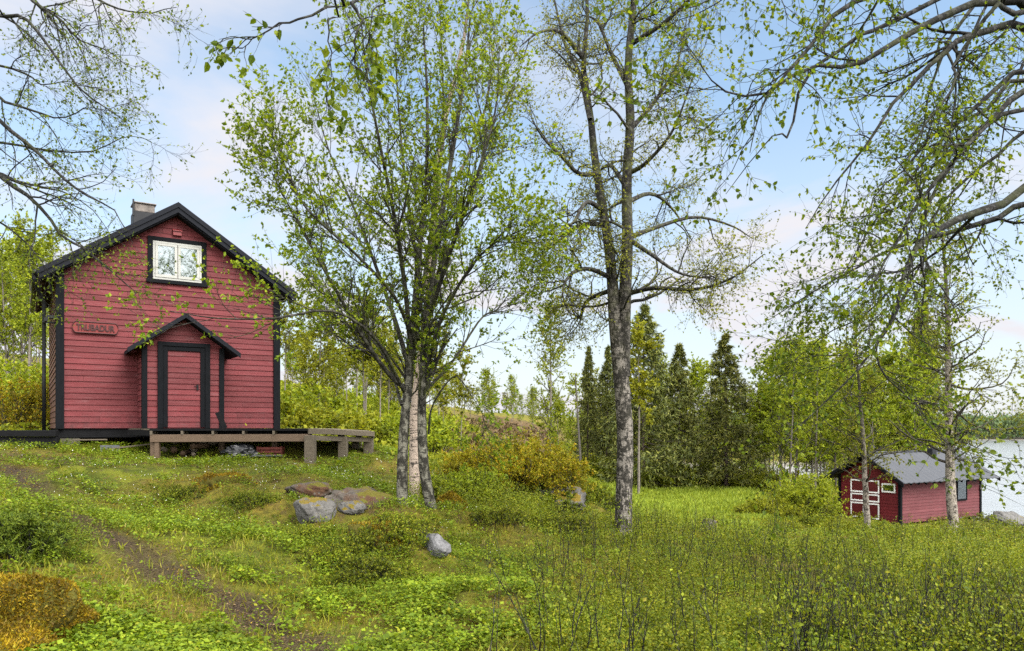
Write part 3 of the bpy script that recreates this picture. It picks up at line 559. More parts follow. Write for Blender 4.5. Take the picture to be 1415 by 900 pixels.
limbs = [
 ((lambda p: p)([(bx, Y, 3.3)]+lp((1440,262,7.8),(1390,283,7.5),(1345,300,7.2),(1300,325,6.9),(1268,362,6.6),(1252,420,6.4),(1228,470,6.3),(1190,520,6.2),(1140,568,6.1),(1100,612,6.0))), [.10,.085,.07,.06,.045,.03,.022,.016,.010,.005]),
 ([(bx, Y, 3.25)]+lp((1430,283,8.2),(1385,298,8.1),(1335,313,8.0),(1285,325,7.8),(1225,342,7.6),(1180,366,7.4),(1115,402,7.2),(1060,440,7.1)), [.075,.06,.05,.035,.022,.014,.005]),
 ([(bx, Y, 4.6)]+lp((1440,40,7.6),(1340,48,7.2),(1300,75,7.0),(1250,125,6.8),(1210,185,6.7),(1170,245,6.6),(1128,312,6.5)), [.085,.065,.04,.028,.018,.006]),
 ([(bx, Y, 4.3)]+lp((1440,95,8.0),(1350,150,7.6),(1295,200,7.4),(1255,245,7.2),(1210,300,7.0),(1180,350,6.9),(1150,395,6.8)), [.07,.05,.03,.02,.012,.005]),
 ([(bx, Y, 4.0)]+lp((1440,128,7.0),(1365,170,6.8),(1305,235,6.5),(1262,300,6.3),(1222,372,6.1),(1195,420,6.0)), [.065,.045,.03,.018,.005]),
 ([(bx, Y, 4.9)]+lp((1420,8,7.4),(1310,22,7.0),(1240,58,6.6),(1180,92,6.3),(1120,95,6.0),(1060,135,5.8),(1005,130,5.6),(975,100,5.5)), [.08,.06,.04,.025,.016,.005]),
 ([(bx, Y, 5.6)]+lp((1400,-70,6.9),(1250,-25,6.3),(1160,4,6.0),(1112,52,5.8),(1062,102,5.7),(1032,145,5.6),(1020,205,5.6)), [.075,.05,.035,.026,.014,.005]),
 ([(bx, Y, 3.9)]+lp((1440,180,8.6),(1380,215,8.5),(1330,255,8.4),(1290,300,8.3),(1275,350,8.2),(1250,400,8.1)), [.05,.035,.02,.005]),
 ([(bx, Y, 5.2)]+lp((1400,-20,8.6),(1330,20,8.4),(1290,110,8.3),(1275,180,8.3),(1250,250,8.2)), [.06,.04,.02,.005]),
 ([(bx, Y, 6.2)]+lp((1350,-160,7.4),(1200,-90,6.6),(1080,-50,6.0),(1000,-10,5.7),(930,20,5.5)), [.07,.05,.03,.016,.005]),
 (lp((1256,400,6.4),(1215,478,6.3),(1240,530,6.2),(1270,558,6.15),(1292,580,6.1)), [.02,.014,.008,.004]),
 ([(bx, Y, 4.4)]+lp((1440,60,9.4),(1400,140,9.4),(1380,230,9.4),(1360,330,9.3)), [.04,.025,.012,.004]),
 (lp((1345,300,7.2),(1300,340,7.5),(1240,390,7.7),(1190,440,7.8),(1130,470,7.9),(1080,520,8.0)), [.03,.02,.012,.004])]
rj = np.random.default_rng(9); more = []
for pts, rr_ in limbs[2:10]:
    off = np.array([rj.uniform(-.55, .55), rj.uniform(-.9, .9), rj.uniform(-.55, .75)]); n_ = len(pts)
    more.append(([np.array(p)+off*(k/(n_-1))**.5+(rj.normal(0, .07, 3) if k else 0) for k, p in enumerate(pts)], [q*.8 for q in rr_]))
limbs += more
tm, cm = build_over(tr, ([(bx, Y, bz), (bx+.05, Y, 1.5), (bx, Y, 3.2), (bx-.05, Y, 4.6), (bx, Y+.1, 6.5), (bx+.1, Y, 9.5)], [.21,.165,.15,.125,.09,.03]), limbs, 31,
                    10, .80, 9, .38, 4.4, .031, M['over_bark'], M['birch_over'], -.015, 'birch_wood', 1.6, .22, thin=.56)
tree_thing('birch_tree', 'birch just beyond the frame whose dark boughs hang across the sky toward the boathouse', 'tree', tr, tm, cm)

#@@OVERLEFT
Y = 11.0; bx = -9.6; bz = gz(bx, Y); tr = (bx, Y, bz)
limbs = [
 ([(bx, Y, 6.2)]+lp((-40,20,10.8),(0,28,10.6),(32,30,10.4),(62,62,10.2),(102,117,10),(140,150,9.9),(172,175,9.8)), [.05,.035,.02,.005]),
 ([(bx, Y, 6.6)]+lp((-20,-30,11),(45,0,10.8),(82,27,10.6),(112,56,10.5),(152,72,10.4),(185,95,10.3)), [.05,.03,.015,.005]),
 ([(bx, Y, 7.0)]+lp((20,-50,10.2),(80,-22,10),(130,0,9.8),(165,15,9.7),(205,20,9.6),(248,10,9.5)), [.05,.03,.015,.005]),
 ([(bx, Y, 5.7)]+lp((-40,80,11.4),(0,92,11.3),(42,107,11.2),(62,120,11.1),(102,118,11),(140,128,10.9)), [.04,.025,.012,.004]),
 ([(bx, Y, 5.4)]+lp((-40,130,10.6),(0,142,10.5),(42,157,10.4),(84,165,10.3),(112,150,10.2),(150,155,10.1)), [.04,.025,.012,.004]),
 ([(bx, Y, 5.2)]+lp((-40,140,10.2),(0,165,10.1),(42,202,10),(82,240,9.9),(112,262,9.8),(152,285,9.7),(170,310,9.6)), [.05,.035,.02,.005]),
 ([(bx, Y, 4.6)]+lp((-40,225,11.2),(0,245,11.1),(32,266,11),(62,296,10.9),(86,330,10.8),(112,345,10.7),(150,372,10.6),(185,400,10.5)), [.06,.05,.03,.02,.006]),
 ([(bx, Y, 5.0)]+lp((-40,200,11.6),(0,197,11.5),(55,206,11.4),(120,206,11.3),(168,186,11.2),(202,192,11.1)), [.04,.025,.012,.004]),
 ([(bx, Y, 4.8)]+lp((-40,235,11.9),(20,250,11.8),(60,262,11.8),(95,270,11.7),(130,300,11.6),(150,335,11.6)), [.04,.025,.012,.004]),
 ([(bx, Y, 4.3)]+lp((-40,300,11.4),(10,318,11.3),(50,352,11.2),(70,375,11.1),(95,390,11)), [.03,.02,.008,.004])]
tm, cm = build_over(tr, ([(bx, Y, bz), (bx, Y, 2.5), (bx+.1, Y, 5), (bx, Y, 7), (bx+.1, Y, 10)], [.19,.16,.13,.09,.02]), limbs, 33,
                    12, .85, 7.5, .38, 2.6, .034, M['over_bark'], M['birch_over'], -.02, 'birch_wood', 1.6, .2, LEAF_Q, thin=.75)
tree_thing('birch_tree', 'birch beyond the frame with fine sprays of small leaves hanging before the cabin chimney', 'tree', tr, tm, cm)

#@@OVERTOP
bx, Y = -1.9, -2.4; bz = gz(bx, Y); tr = (bx, Y, bz)
limbs = [
 ([(bx, Y, 4.2), (-1.7, 0, 4.9), (-1.35, 3, 5.0)]+lp((485,-40,5.0),(484,0,5.0),(492,18,5.0),(503,35,5.0),(497,65,4.95),(493,95,4.95),(495,118,4.95)), [.03,.02,.014,.009,.006,.003]),
 ([(-1.7, 0, 4.9), (-1.6, 3, 5.0)]+lp((470,-30,4.8),(445,5,4.8),(415,22,4.75),(388,34,4.7),(362,50,4.7),(346,62,4.7)), [.016,.009,.006,.002]),
 ([(-1.35, 3, 5.0)]+lp((460,-20,5.1),(440,15,5.1),(445,60,5.1),(438,100,5.1),(434,142,5.1)), [.010,.006,.004,.002]),
 ([(-1.35, 3, 5.0)]+lp((520,-30,5.1),(512,15,5.1),(505,60,5.1),(508,105,5.1)), [.010,.006,.004,.002])]
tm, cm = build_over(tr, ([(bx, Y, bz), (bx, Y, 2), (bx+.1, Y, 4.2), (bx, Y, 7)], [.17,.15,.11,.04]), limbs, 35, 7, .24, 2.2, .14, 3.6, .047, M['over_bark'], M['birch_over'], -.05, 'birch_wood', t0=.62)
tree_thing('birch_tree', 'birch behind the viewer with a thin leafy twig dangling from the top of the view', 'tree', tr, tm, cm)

#@@HOUSE
HZ = 1.585; W, DEP = 5.09, 6.0; PIT = .664; RZ = 5.535
def rz_(x, off=0.0): return RZ-PIT*abs(x-W/2)-off
house = thing('cabin', 'red gabled cabin with black trim and porch, carved name board beside it', 'cabin', (HOUSE_O[0], HOUSE_O[1], HZ), HTH)
def lap_boards(xa, xb, z0, z1, pitch, top, y=0.0, axis='x', d=.024, jit=0, holes=()):
    """lap siding: each board is a wedge, thicker at its lower edge; top(x) is the roof line the boards are cut to"""
    mb = MB(); z = z0; rj = random.Random(4)
    while z < z1-.01:
        za, zb = z, min(z+pitch+.018, z1)
        segs = [(xa, xb)]
        if top:   # clip to the gable
            lo = [x for x in np.linspace(xa, xb, 400) if top(x) >= za+.01]
            if not lo: break
            lo2 = [x for x in np.linspace(xa, xb, 400) if top(x) >= zb] or [(lo[0]+lo[-1])/2]*2
            q = (lo[0], lo[-1], lo2[-1], lo2[0])
        else: q = (xa, xb, xb, xa)
        e = d+rj.uniform(-.003, .003); cuts = []
        for _ in range(rj.choice((0, 1, 1, 2)) if xb-xa > 2.5 else 0):
            cx = rj.uniform(max(q[0], q[3])+.1, min(q[1], q[2])-.1) if min(q[1], q[2])-max(q[0], q[3]) > .6 else None
            if cx and all(abs(cx-o_) > .5 for o_ in cuts): cuts.append(cx)
        ends = [(q[0], q[3])]+[(c_, c_) for c_ in sorted(cuts)]+[(q[1], q[2])]
        for i_, ((la, lb_), (ra, rb_)) in enumerate(zip(ends[:-1], ends[1:])):
            if i_: la += .004; lb_ += .004
            pts = [(la, y-e, za), (ra, y-e, za), (ra, y+.02, za), (la, y+.02, za), (lb_, y-.004, zb), (rb_, y-.004, zb), (rb_, y+.02, zb), (lb_, y+.02, zb)]
            if axis == 'y': pts = [(p[1], p[0], p[2]) for p in pts]
            mb.hexa(pts)
        z += pitch
    return mb
lap_boards(.0, W, 0, 5.6, .138, lambda x: rz_(x, .17)).build('front_wall', M['red'], house)
lap_boards(.0, DEP, 0, 3.75, .138, None, 0, 'y').build('side_wall', M['brown_side'], house)
lb = lap_boards(.0, DEP, 0, 3.75, .138, None, 0, 'y').build('side_wall', M['red'], house); lb.location = (W, DEP, 0); lb.rotation_euler = (0, 0, math.pi)
lb = lap_boards(.0, W, 0, 5.6, .138, lambda x: rz_(x, .17)).build('back_wall', M['red'], house); lb.location = (W, DEP, 0); lb.rotation_euler = (0, 0, math.pi)
for x0, x1 in ((-.035, .135), (W-.14, W+.035)):
    MB().box(x0, x1, -.062, .10, -.02, 3.72).build('corner_board', M['black'], house, .006)
MB().box(-.03, .05, .105, .24, -.02, 3.6).build('corner_board', M['black'], house, .006)
# roof
roof = MB()
for sg in (-1, 1):
    e = W/2+.36; xe = W/2+sg*e; pr = [(W/2, -.34, RZ-.012), (xe, -.34, RZ-PIT*e-.012), (xe, -.34, RZ-PIT*e-.10), (W/2, -.34, RZ-.10)]
    roof.prism(pr, (0, DEP+.68, 0))
rf = roof.build('roof', M['slate'], house)
def barge(mb, y0, y1, top0, h, x_e, cut=.0):
    for sg in (-1, 1):
        xe = W/2+sg*x_e; mb.prism([(W/2, y0, RZ+top0), (xe, y0, RZ+top0-PIT*x_e), (xe, y0, RZ+top0-PIT*x_e-h), (W/2, y0, RZ+top0-h)], (0, y1-y0, 0))
    return mb
barge(MB(), -.385, -.342, .022, .125, W/2+.41).build('barge_board', M['slate'], rf)
barge(MB(), -.360, -.341, -.105, .12, W/2+.37).build('barge_board', M['slate'], rf)
ff = MB(); barge(ff, -.300, .02, -.225, .035, W/2+.33); ff.build('verge_soffit', M['slate'], rf)
sf = MB()
for k in range(9): MB().beam((-.02, .1+k*.72, rz_(0, .16)-.02), (-.36, .1+k*.72, rz_(-.36, .16)-.02), .05, .11).build('rafter_tail', M['soffit'], rf)
gt = MB(); gt.tube([(-.44, -.36, rz_(-.44, .03)), (-.44, DEP+.3, rz_(-.44, .06))], .058, 10); gu = gt.build('gutter', M['black_metal'], house, smooth=True)
MB().tube([(-.44, -.22, rz_(-.44, .08)), (-.44, -.22, rz_(-.44, .20)), (-.42, -.10, rz_(-.44, .30)), (-.30, .20, rz_(-.44, .55)), (-.26, .25, rz_(-.44, .68)), (-.26, .25, 1.2), (-.26, .25, -.1)], .042, 10).build('downpipe', M['black_metal'], house, smooth=True)
br = MB(); br.box(-.30, -.02, .16, .21, 2.44, 2.48).box(-.22, .02, -.12, -.04, 2.52, 2.60).box(-.26, -.18, -.16, 0.02, 2.44, 2.54); br.build('wall_bracket', M['black_metal'], house, .01)
# chimney
ch = MB(); ch.box(1.74, 2.28, 1.35, 1.95, 4.5, 5.64); cho = ch.build('chimney', M['chim'], house, .012)
cp = MB(); cp.box(1.77, 2.25, 1.38, 1.92, 5.642, 5.85).box(1.73, 2.29, 1.34, 1.96, 5.852, 5.89); cp.build('flue_top', M['rust'], cho, .015)
MB().box(1.715, 1.755, 1.31, 1.36, 5.5, 5.93).build('flashing', M['chim'], cho, .004)
# gable window
wn = MB()
x0, x1, z0, z1 = 1.90, 3.26, 3.60, 4.72
wn.box(x0, x0+.115, -.062, .0, z0, z1).box(x1-.115, x1, -.062, .0, z0, z1).box(x0+.115, x1-.115, -.062, .0, z1-.10, z1).box(x0-.03, x1+.03, -.085, .0, z0-.02, z0+.07)
win = wn.build('window', M['black'], house, .005)
fr = MB(); a0, a1, c0, c1 = x0+.115, x1-.115, z0+.073, z1-.103; mid = (a0+a1)/2
fr.box(a0, a1, -.05, .0, c0, c0+.05).box(a0, a1, -.05, .0, c1-.05, c1).box(a0, a0+.05, -.05, 0, c0+.05, c1-.05).box(a1-.05, a1, -.05, 0, c0+.05, c1-.05)
fr.build('window_frame', M['white'], win, .004)
for s0, s1 in ((a0+.052, mid-.006), (mid+.006, a1-.052)):
    q = MB(); b0, b1 = c0+.053, c1-.053
    q.box(s0, s1, -.062, -.012, b0, b0+.07).box(s0, s1, -.062, -.012, b1-.06, b1).box(s0, s0+.065, -.062, -.012, b0+.07, b1-.06).box(s1-.065, s1, -.062, -.012, b0+.07, b1-.06)
    sash = q.build('sash', M['white'], win, .004)
    MB().box(s0+.066, s1-.066, -.048, -.042, b0+.071, b1-.061).build('pane', M['glass'], win)
    nv = 24; xx = np.linspace(s0+.066, s1-.066, nv); yy = -.034+.006*np.sin(xx*60)
    cu = MB()
    for i in range(nv-1): cu.add([(xx[i], yy[i], b0+.08), (xx[i+1], yy[i+1], b0+.08), (xx[i+1], yy[i+1], b1-.07), (xx[i], yy[i], b1-.07)], [(0, 1, 2, 3)])
    cu.build('curtain_or_dark_back', M['curtain_or_dark_back'], win)
vb = MB(); vb.box(2.47, 2.67, -.085, -.01, 4.80, 4.94).hexa([(2.46, -.12, 4.90), (2.68, -.12, 4.90), (2.68, -.02, 4.93), (2.46, -.02, 4.93), (2.46, -.11, 4.925), (2.68, -.11, 4.925), (2.68, -.02, 4.965), (2.46, -.02, 4.965)]); vb.build('vent_hood', M['ventred'], house, .004)
# carved name board
sg_ = thing('name_board', 'carved dark red wooden name board reading TRUBADUR on the cabin wall', 'sign', (0, 0, 0)); sg_.matrix_world = Matrix.Translation((HOUSE_O[0], HOUSE_O[1], HZ)) @ Matrix.Rotation(HTH, 4, 'Z')
X0, X1, Z0, Z1 = .30, 1.255, 2.245, 2.50; zc = (Z0+Z1)/2; rr = (Z1-Z0)/2
pl = []
for k in range(7): a = math.pi/2+k*math.pi/6; pl.append((X0+.07+.07*math.cos(a), -.062, zc+rr*math.sin(a)))
for k in range(7): a = -math.pi/2+k*math.pi/6; pl.append((X1-.07+.07*math.cos(a), -.062, zc+rr*math.sin(a)))
MB().prism(pl, (0, .035, 0)).build('board', M['sign_wood'], sg_, .006)
rimv = MB(); pl3 = [(p[0], -.068, p[2]) for p in pl]
rimv.tube([pl3[i % len(pl3)] for i in range(len(pl3)+1)], .012, 6); rimv.build('raised_rim', M['sign_letter'], sg_)
cu = bpy.data.curves.new('lettering', 'FONT'); cu.body = 'TRUBADUR'; cu.size = .23; cu.extrude = .008; cu.align_x = 'CENTER'; cu.align_y = 'CENTER'; cu.offset = .006; cu.space_character = 1.0
to = bpy.data.objects.new('tmp_text', cu); C.objects.link(to); bpy.context.view_layer.update()
dg = bpy.context.evaluated_depsgraph_get(); tme = bpy.data.meshes.new_from_object(to.evaluated_get(dg)); bpy.data.objects.remove(to)
co = np.empty(len(tme.vertices)*3, np.float32); tme.vertices.foreach_get('co', co); co = co.reshape(-1, 3)
co[:, 0] *= .80/max(1e-6, np.ptp(co[:, 0])); co[:, 1] *= .15/max(1e-6, np.ptp(co[:, 1])); co[:, 0] -= (co[:, 0].max()+co[:, 0].min())/2; co[:, 1] -= (co[:, 1].max()+co[:, 1].min())/2
tme.vertices.foreach_set('co', co.ravel()); tme.materials.clear(); tme.materials.append(M['sign_letter']); tme.update()
lt = link('lettering', tme, sg_, ((X0+X1)/2, -.072, zc)); lt.rotation_euler = (math.pi/2, 0, 0)
# porch
p = .9; PA, PB, PM = 1.695, 3.47, 2.585
porch = empty('porch'); porch.parent = house
def pz(x, off=0.0): return 2.70-.71*abs(x-PM)-off
lap_boards(PA, PB, 0, 2.6, .131, lambda x: pz(x, .10), -p).build('porch_wall', M['red'], porch)
mb = lap_boards(-p, -.03, 0, 1.95, .131, None, PA, 'y'); mb.build('porch_wall', M['red'], porch)
mb = lap_boards(.03, p, 0, 1.95, .131, None, 0, 'y'); o = mb.build('porch_wall', M['red'], porch); o.location = (PB, 0, 0); o.rotation_euler = (0, 0, math.pi)
for x0, x1 in ((PA-.03, PA+.085), (PB-.085, PB+.03)): MB().box(x0, x1, -p-.055, -p+.09, -.01, pz(x0 if x0 < PM else x1, .10)).build('corner_board', M['black'], porch, .005)
for s_ in (-1, 1):
    e = 1.20; xe = PM+s_*e
    MB().prism([(PM, -p-.26, 2.70), (xe, -p-.26, 2.70-.71*e), (xe, -p-.26, 2.70-.71*e-.085), (PM, -p-.26, 2.70-.085)], (0, p+.22, 0)).build('porch_roof', M['slate'], porch)
pb = MB()
for s_ in (-1, 1):
    e = 1.25; xe = PM+s_*e; pb.prism([(PM, -p-.31, 2.73), (xe, -p-.31, 2.73-.71*e), (xe, -p-.31, 2.73-.71*e-.115), (PM, -p-.31, 2.73-.115)], (0, .046, 0))
pb.build('barge_board', M['slate'], porch, .004)
# door
dr = MB(); dx0, dx1, dz1 = 2.0, 3.17, 2.05; yy = -p
dr.box(dx0, dx0+.115, yy-.075, yy, 0, dz1).box(dx1-.115, dx1, yy-.075, yy, 0, dz1).box(dx0+.115, dx1-.115, yy-.075, yy, dz1-.10, dz1)
door = dr.build('door', M['black'], house, .005)
d2 = MB(); d2.box(dx0+.118, dx0+.222, yy-.055, yy, 0.02, dz1-.103).box(dx1-.222, dx1-.118, yy-.055, yy, .02, dz1-.103).box(dx0+.222, dx1-.222, yy-.055, yy, dz1-.203, dz1-.103)
d2.build('door_casing', M['black'], door, .005)
lap_boards(dx0+.223, dx1-.223, .02, dz1-.204, .131, None, yy-.012).build('door_panel', M['red'], door)
MB().box(dx1-.31, dx1-.265, yy-.062, yy-.03, .92, 1.05).box(dx1-.37, dx1-.27, yy-.075, yy-.06, 1.0, 1.02).build('handle', M['black_metal'], door, .003)
# under-floor
uf = MB(); uf.box(.02, W-.02, .03, .20, -.22, -.005).box(.02, W-.02, DEP-.2, DEP-.03, -.22, -.005).box(.02, .2, .2, DEP-.2, -.22, -.005).box(W-.2, W-.02, .2, DEP-.2, -.22, -.005)
uf.build('sill_beam', M['black_timber'], house)
MB().box(.2, W-.2, .2, DEP-.2, -.1, -.01).build('floor', M['soil_dark'], house)
for (a, b) in ((.04, .05), (W-.48, .05), (.04, DEP-.5), (W-.48, DEP-.5), (2.3, 3.0)):
    wx = HOUSE_O[0]+.842*a-.54*b; wy = HOUSE_O[1]+.54*a+.842*b
    MB().box(a, a+.42, b, b+.42, gz(wx, wy)-HZ-.15, -.222).build('foundation_block', M['concrete'], house, .015)
# ------------------------------------------------------------------ deck
HM = Matrix.Translation((HOUSE_O[0], HOUSE_O[1], HZ)) @ Matrix.Rotation(HTH, 4, 'Z')
def hl2w(x, y, z=0): v = HM @ Vector((x, y, z)); return np.array(v)
DT = 1.578
def dp(px, Y, z=DT): return np.array([(px-HX)/FPX*Y, Y, z])
D0, D1, D2, D3, D4, D5 = dp(178, 17.75), dp(207, 16.7), dp(428, 17.05), dp(516, 18.9, DT-.075), dp(505, 22.0, DT-.05), dp(388, 20.5)
deck = thing('deck', 'weathered timber deck on short posts wrapping the cabin front and corner', 'deck', (D1[0], D1[1], gz(D1[0], D1[1])))
def dk(p): return np.array(p)-np.array(deck.location)
# planks
ring = [D0, D1, D2, D3, D4, D5, hl2w(PB+.03, -.03, DT-HZ), hl2w(PB+.03, -p-.06, DT-HZ), hl2w(PA-.03, -p-.06, DT-HZ)]
ring2 = [np.array([q[0], q[1]]) for q in [D0, D1, D2, D3, D4, D5, hl2w(PA, -.03)]]
def clip(poly, n, d):
    o = []
    for a, b in zip(poly, poly[1:]+poly[:1]):
        sa, sb = a@n-d, b@n-d
        if sa >= 0: o.append(a)
        if sa*sb < 0: o.append(a+(b-a)*sa/(sa-sb))
    return o
pk = MB(); e1 = nrm((D2-D1)[:2]); nn = np.array([-e1[1], e1[0]]); d0 = min(q@nn for q in ring2); d1 = max(q@nn for q in ring2); d = d0
def deckz(q):   # the far corner of the deck sags
    return DT-.075*float(sstep(-.2, 1.0, np.array(((q-D2[:2])@e1)/((D3-D2)[:2]@e1))))
while d < d1:
    c = clip(clip(ring2, nn, d+.004), -nn, -(d+.116))
    if len(c) > 2: pk.prism([(*dk((q[0], q[1], deckz(q)-.034)),) for q in c], (0, 0, .032))
    d += .12
pk.build('planks', M['grey_wood'], deck)
jo = MB()
for k in range(5):
    q = D1+(D2-D1)*((k*.80+.04)/4.2); q2 = q+np.array([nn[0], nn[1], 0])*1.6; jo.beam(dk(q+[0, -.02, -.091]), dk(q2+[0, 0, -.091]), .05, .082)
jo.build('joists', M['grey_wood'], deck)
MB().beam(dk(D1+[.05, .35, -.10]), dk(D2+[-.05, .35, -.10]), .04, .12).build('blocking', M['black_timber'], deck)
MB().beam(dk(D1+[0, .02, -.215]), dk(D2+[0, .02, -.205]), .05, .165).build('front_beam', M['beam_wood'], deck, .004)
MB().beam(dk(D0+[0, 0, -.09]), dk(D1+[0, .05, -.09]), .05, .14).build('rim_board', M['black_timber'], deck, .004)
fb = MB(); fb.beam(dk(D1+[0, -.002, -.024]), dk(D2+[0, -.002, -.024]), .03, .05); fb.build('rim_board', M['black_timber'], deck)
DM = D2+(D3-D2)*.35+np.array([.0, -.08, 0]); DM[2] = DT-.012
MB().beam(dk(D2+[-.02, -.03, -.062]), dk(DM+[0, -.03, -.062]), .045, .125).build('rim_board', M['grey_wood'], deck, .004)
MB().beam(dk(DM+[.004, -.035, -.066]), dk(D3+[.02, -.03, -.062]), .045, .122).build('rim_board', M['grey_wood'], deck, .004)
MB().beam(dk(D2+[.05, .03, -.212]), dk(D3+[-.1, .0, -.205]), .05, .11).build('corner_beam', M['grey_wood'], deck, .004)
MB().beam(dk(D3+[.01, -.02, -.08]), dk(D4+[.0, 0, -.08]), .045, .15).build('rim_board', M['grey_wood'], deck, .004)
for q, w_ in ((D1+[.13, .08, 0], .10), (D1+[.02, .12, 0], .10), (D2+[.0, .05, 0], .22), (D2+[-.25, 1.2, 0], .14), (D2+(D3-D2)*.48+[0, .12, 0], .2), (D3+[-.14, .1, 0], .22), (D3+[-.5, .3, 0], .16), (D2+[.3, 1.8, 0], .14), (D1+[1.2, 1.0, 0], .12), (D1+[2.4, 1.1, 0], .12), (D4+[-.15, -.2, 0], .16)):
    l = dk(q); zg = gz(q[0], q[1])-deck.location[2]-.12
    MB().box(l[0]-w_/2, l[0]+w_/2, l[1]-w_/2, l[1]+w_/2, zg, l[2]-.13 if w_ < .12 else l[2]-.152).build('post', M['grey_wood'] if w_ > .12 else M['beam_wood'], deck, .008)
# ------------------------------------------------------------------ small things round the cabin
def at(px, Y, dz=0): q = on(px, Y, dz); return (float(q[0]), float(q[1]), float(q[2]))
rw = thing('retaining_wall', 'low wall of stacked black tarred timbers left of the cabin', 'wall', at(80, 17.45)); b0 = np.array(rw.location); x = 0
for k in range(3):
    MB().beam((-4.2, -.35+.02*k, HZ-.02-b0[2]-.10-.15*k), (.0, .03*((k % 2)*2-1)+.0, HZ-.02-b0[2]-.10-.15*k), .16, .146).build('timber', M['black_timber'], rw, .012)
def sheet(name, label, cat, loc, w_, h_, tilt, rz, mat, th=.008):
    t = MB().box(-w_/2, w_/2, -th/2, th/2, 0, h_).build(name, mat, None, .002, loc=loc); t.rotation_euler = (tilt, 0, rz); return tag(t, label, cat)
sheet('metal_sheet', 'bent grey metal sheet tucked under the cabin sill', 'metal sheet', at(152, 17.6, .06), .40, .24, R_(-52), .5, M['metal'])
q = at(311, 18.2); lbd = MB().box(-.06, .06, -.012, .012, 0, .42).build('leaning_board', M['black_timber'], None, .003, loc=(q[0], q[1], DT+.002)); lbd.rotation_euler = (0, R_(-24), .5); tag(lbd, 'short black board leaning against the porch side on the deck', 'board')
def log(px, Y, L, r, rz, dz, label, mat, grp=None):
    q = at(px, Y, dz); d = np.array([math.cos(rz), math.sin(rz), .04])*L/2
    pts = [np.array((0, 0, 0))+d*t+np.array([0, 0, .012*math.sin(9*t)]) for t in np.linspace(-1, 1, 6)]
    o = MB().tube(pts, [r*1.05, r, r*.97, r, r*.95, r*.9], 9).build('log', mat, None, 0, True, loc=q); return tag(o, label, 'log', grp)
rl = random.Random(5)
for k in range(9):
    log(248+rl.uniform(-22, 44), 17.4+rl.uniform(-.25, .3), .45, .055+rl.uniform(-.012, .015), rl.uniform(.9, 2.2), .05+(k % 3)*.085, 'split firewood log in the loose heap under the deck', M['soffit' if k % 2 else 'grey_wood'], 'firewood under the deck')
def plank(px, Y, L, w_, rz, dz, label, mat, tilt=0.0):
    o = MB().box(-L/2, L/2, -w_/2, w_/2, 0, .03).build('plank', mat, None, .003, loc=at(px, Y, dz)); o.rotation_euler = (0, tilt, rz); return tag(o, label, 'plank')
plank(187, 17.55, 1.0, .12, .35, .17, 'mossy grey plank lying across the sill gap left of the deck', M['grey_wood'], -.12)
plank(125, 17.9, .7, .07, .5, .16, 'thin pale batten beside the concrete block under the cabin', M['grey_wood'])
plank(370, 16.75, .62, .10, .08, .06, 'pale grey plank lying on the grass before the crate', M['metal'])
plank(262, 16.5, .5, .09, -.1, .05, 'short grey plank lying on the grass below the front beam', M['grey_wood'])
# crumpled black plastic
bm = bmesh.new(); bmesh.ops.create_icosphere(bm, subdivisions=4, radius=1); rs = np.random.default_rng(3)
for v in bm.verts:
    n = float(vnoise(np.array([v.co.x*3+9]), np.array([v.co.z*3+v.co.y*2+5]), 4)[0])-.5; n2 = abs(float(vnoise(np.array([v.co.x*8+v.co.y*5]), np.array([v.co.z*9]), 6)[0])-.5)
    v.co = v.co*(1+.35*n-.45*n2); v.co.x *= .46; v.co.y *= .35; v.co.z = max(-.05, v.co.z*.24)
me = bpy.data.meshes.new('plastic_bundle'); bm.to_mesh(me); bm.free(); me.materials.append(M['plastic'])
q = at(334, 17.0, .06); tag(link('plastic_bundle', me, None, q), 'crumpled black plastic sheeting heaped under the deck', 'tarpaulin')
cr = thing('crate', 'low faded red slatted crate under the deck beside the plastic', 'crate', at(374, 17.3)); cr.rotation_euler = (0, 0, .1)
for k in range(3): MB().box(-.28, .28, -.16, -.14, .02+k*.075, .075+k*.075).box(-.28, .28, .14, .16, .02+k*.075, .075+k*.075).build('slat', M['red_plastic'], cr, .003)
for sx in (-1, 1): MB().box(sx*.26-.02, sx*.26+.02, -.138, .138, 0, .24).build('end_panel', M['red_plastic'], cr, .003)

#@@SHED
SO = np.array([PX(1244, 591, 36)[0], 36.0]); SZ = -2.93; STH = math.atan2(.5, .866); SL, SD, SH = 6.7, 3.25, 2.18
shed = thing('boathouse', 'small red boathouse by the lake with grey metal roof and white trimmed double door', 'boathouse', (SO[0], SO[1], SZ), STH)
# local x: along the long side (away to the right), local y: depth of the gable end (to the left, away). Gable end is the plane x=0, long wall is y=0
lap_boards(0, SL, 0, SH, .15, None, 0).build('side_wall', M['red_pale'], shed)
RP = .62; RRZ = SH+.02+RP*SD/2
lap_boards(0, SD, 0, RRZ, .15, lambda y: RRZ-.05-RP*abs(y-SD/2), 0, 'y').build('end_wall', M['red_dark'], shed)
b = lap_boards(0, SD, 0, RRZ, .15, lambda y: RRZ-.05-RP*abs(y-SD/2), 0, 'y').build('end_wall', M['red_pale'], shed); b.location = (SL, SD, 0); b.rotation_euler = (0, 0, math.pi)
b = lap_boards(0, SL, 0, SH, .15, None, 0).build('side_wall', M['red_pale'], shed); b.location = (SL, SD, 0); b.rotation_euler = (0, 0, math.pi)
for xx, yy in ((0, 0), (SL, 0), (0, SD), (SL, SD)): MB().box(xx-.07, xx+.07, yy-.07, yy+.07, -.05, SH-.02).build('corner_board', M['black'], shed, .006)
rm = MB()
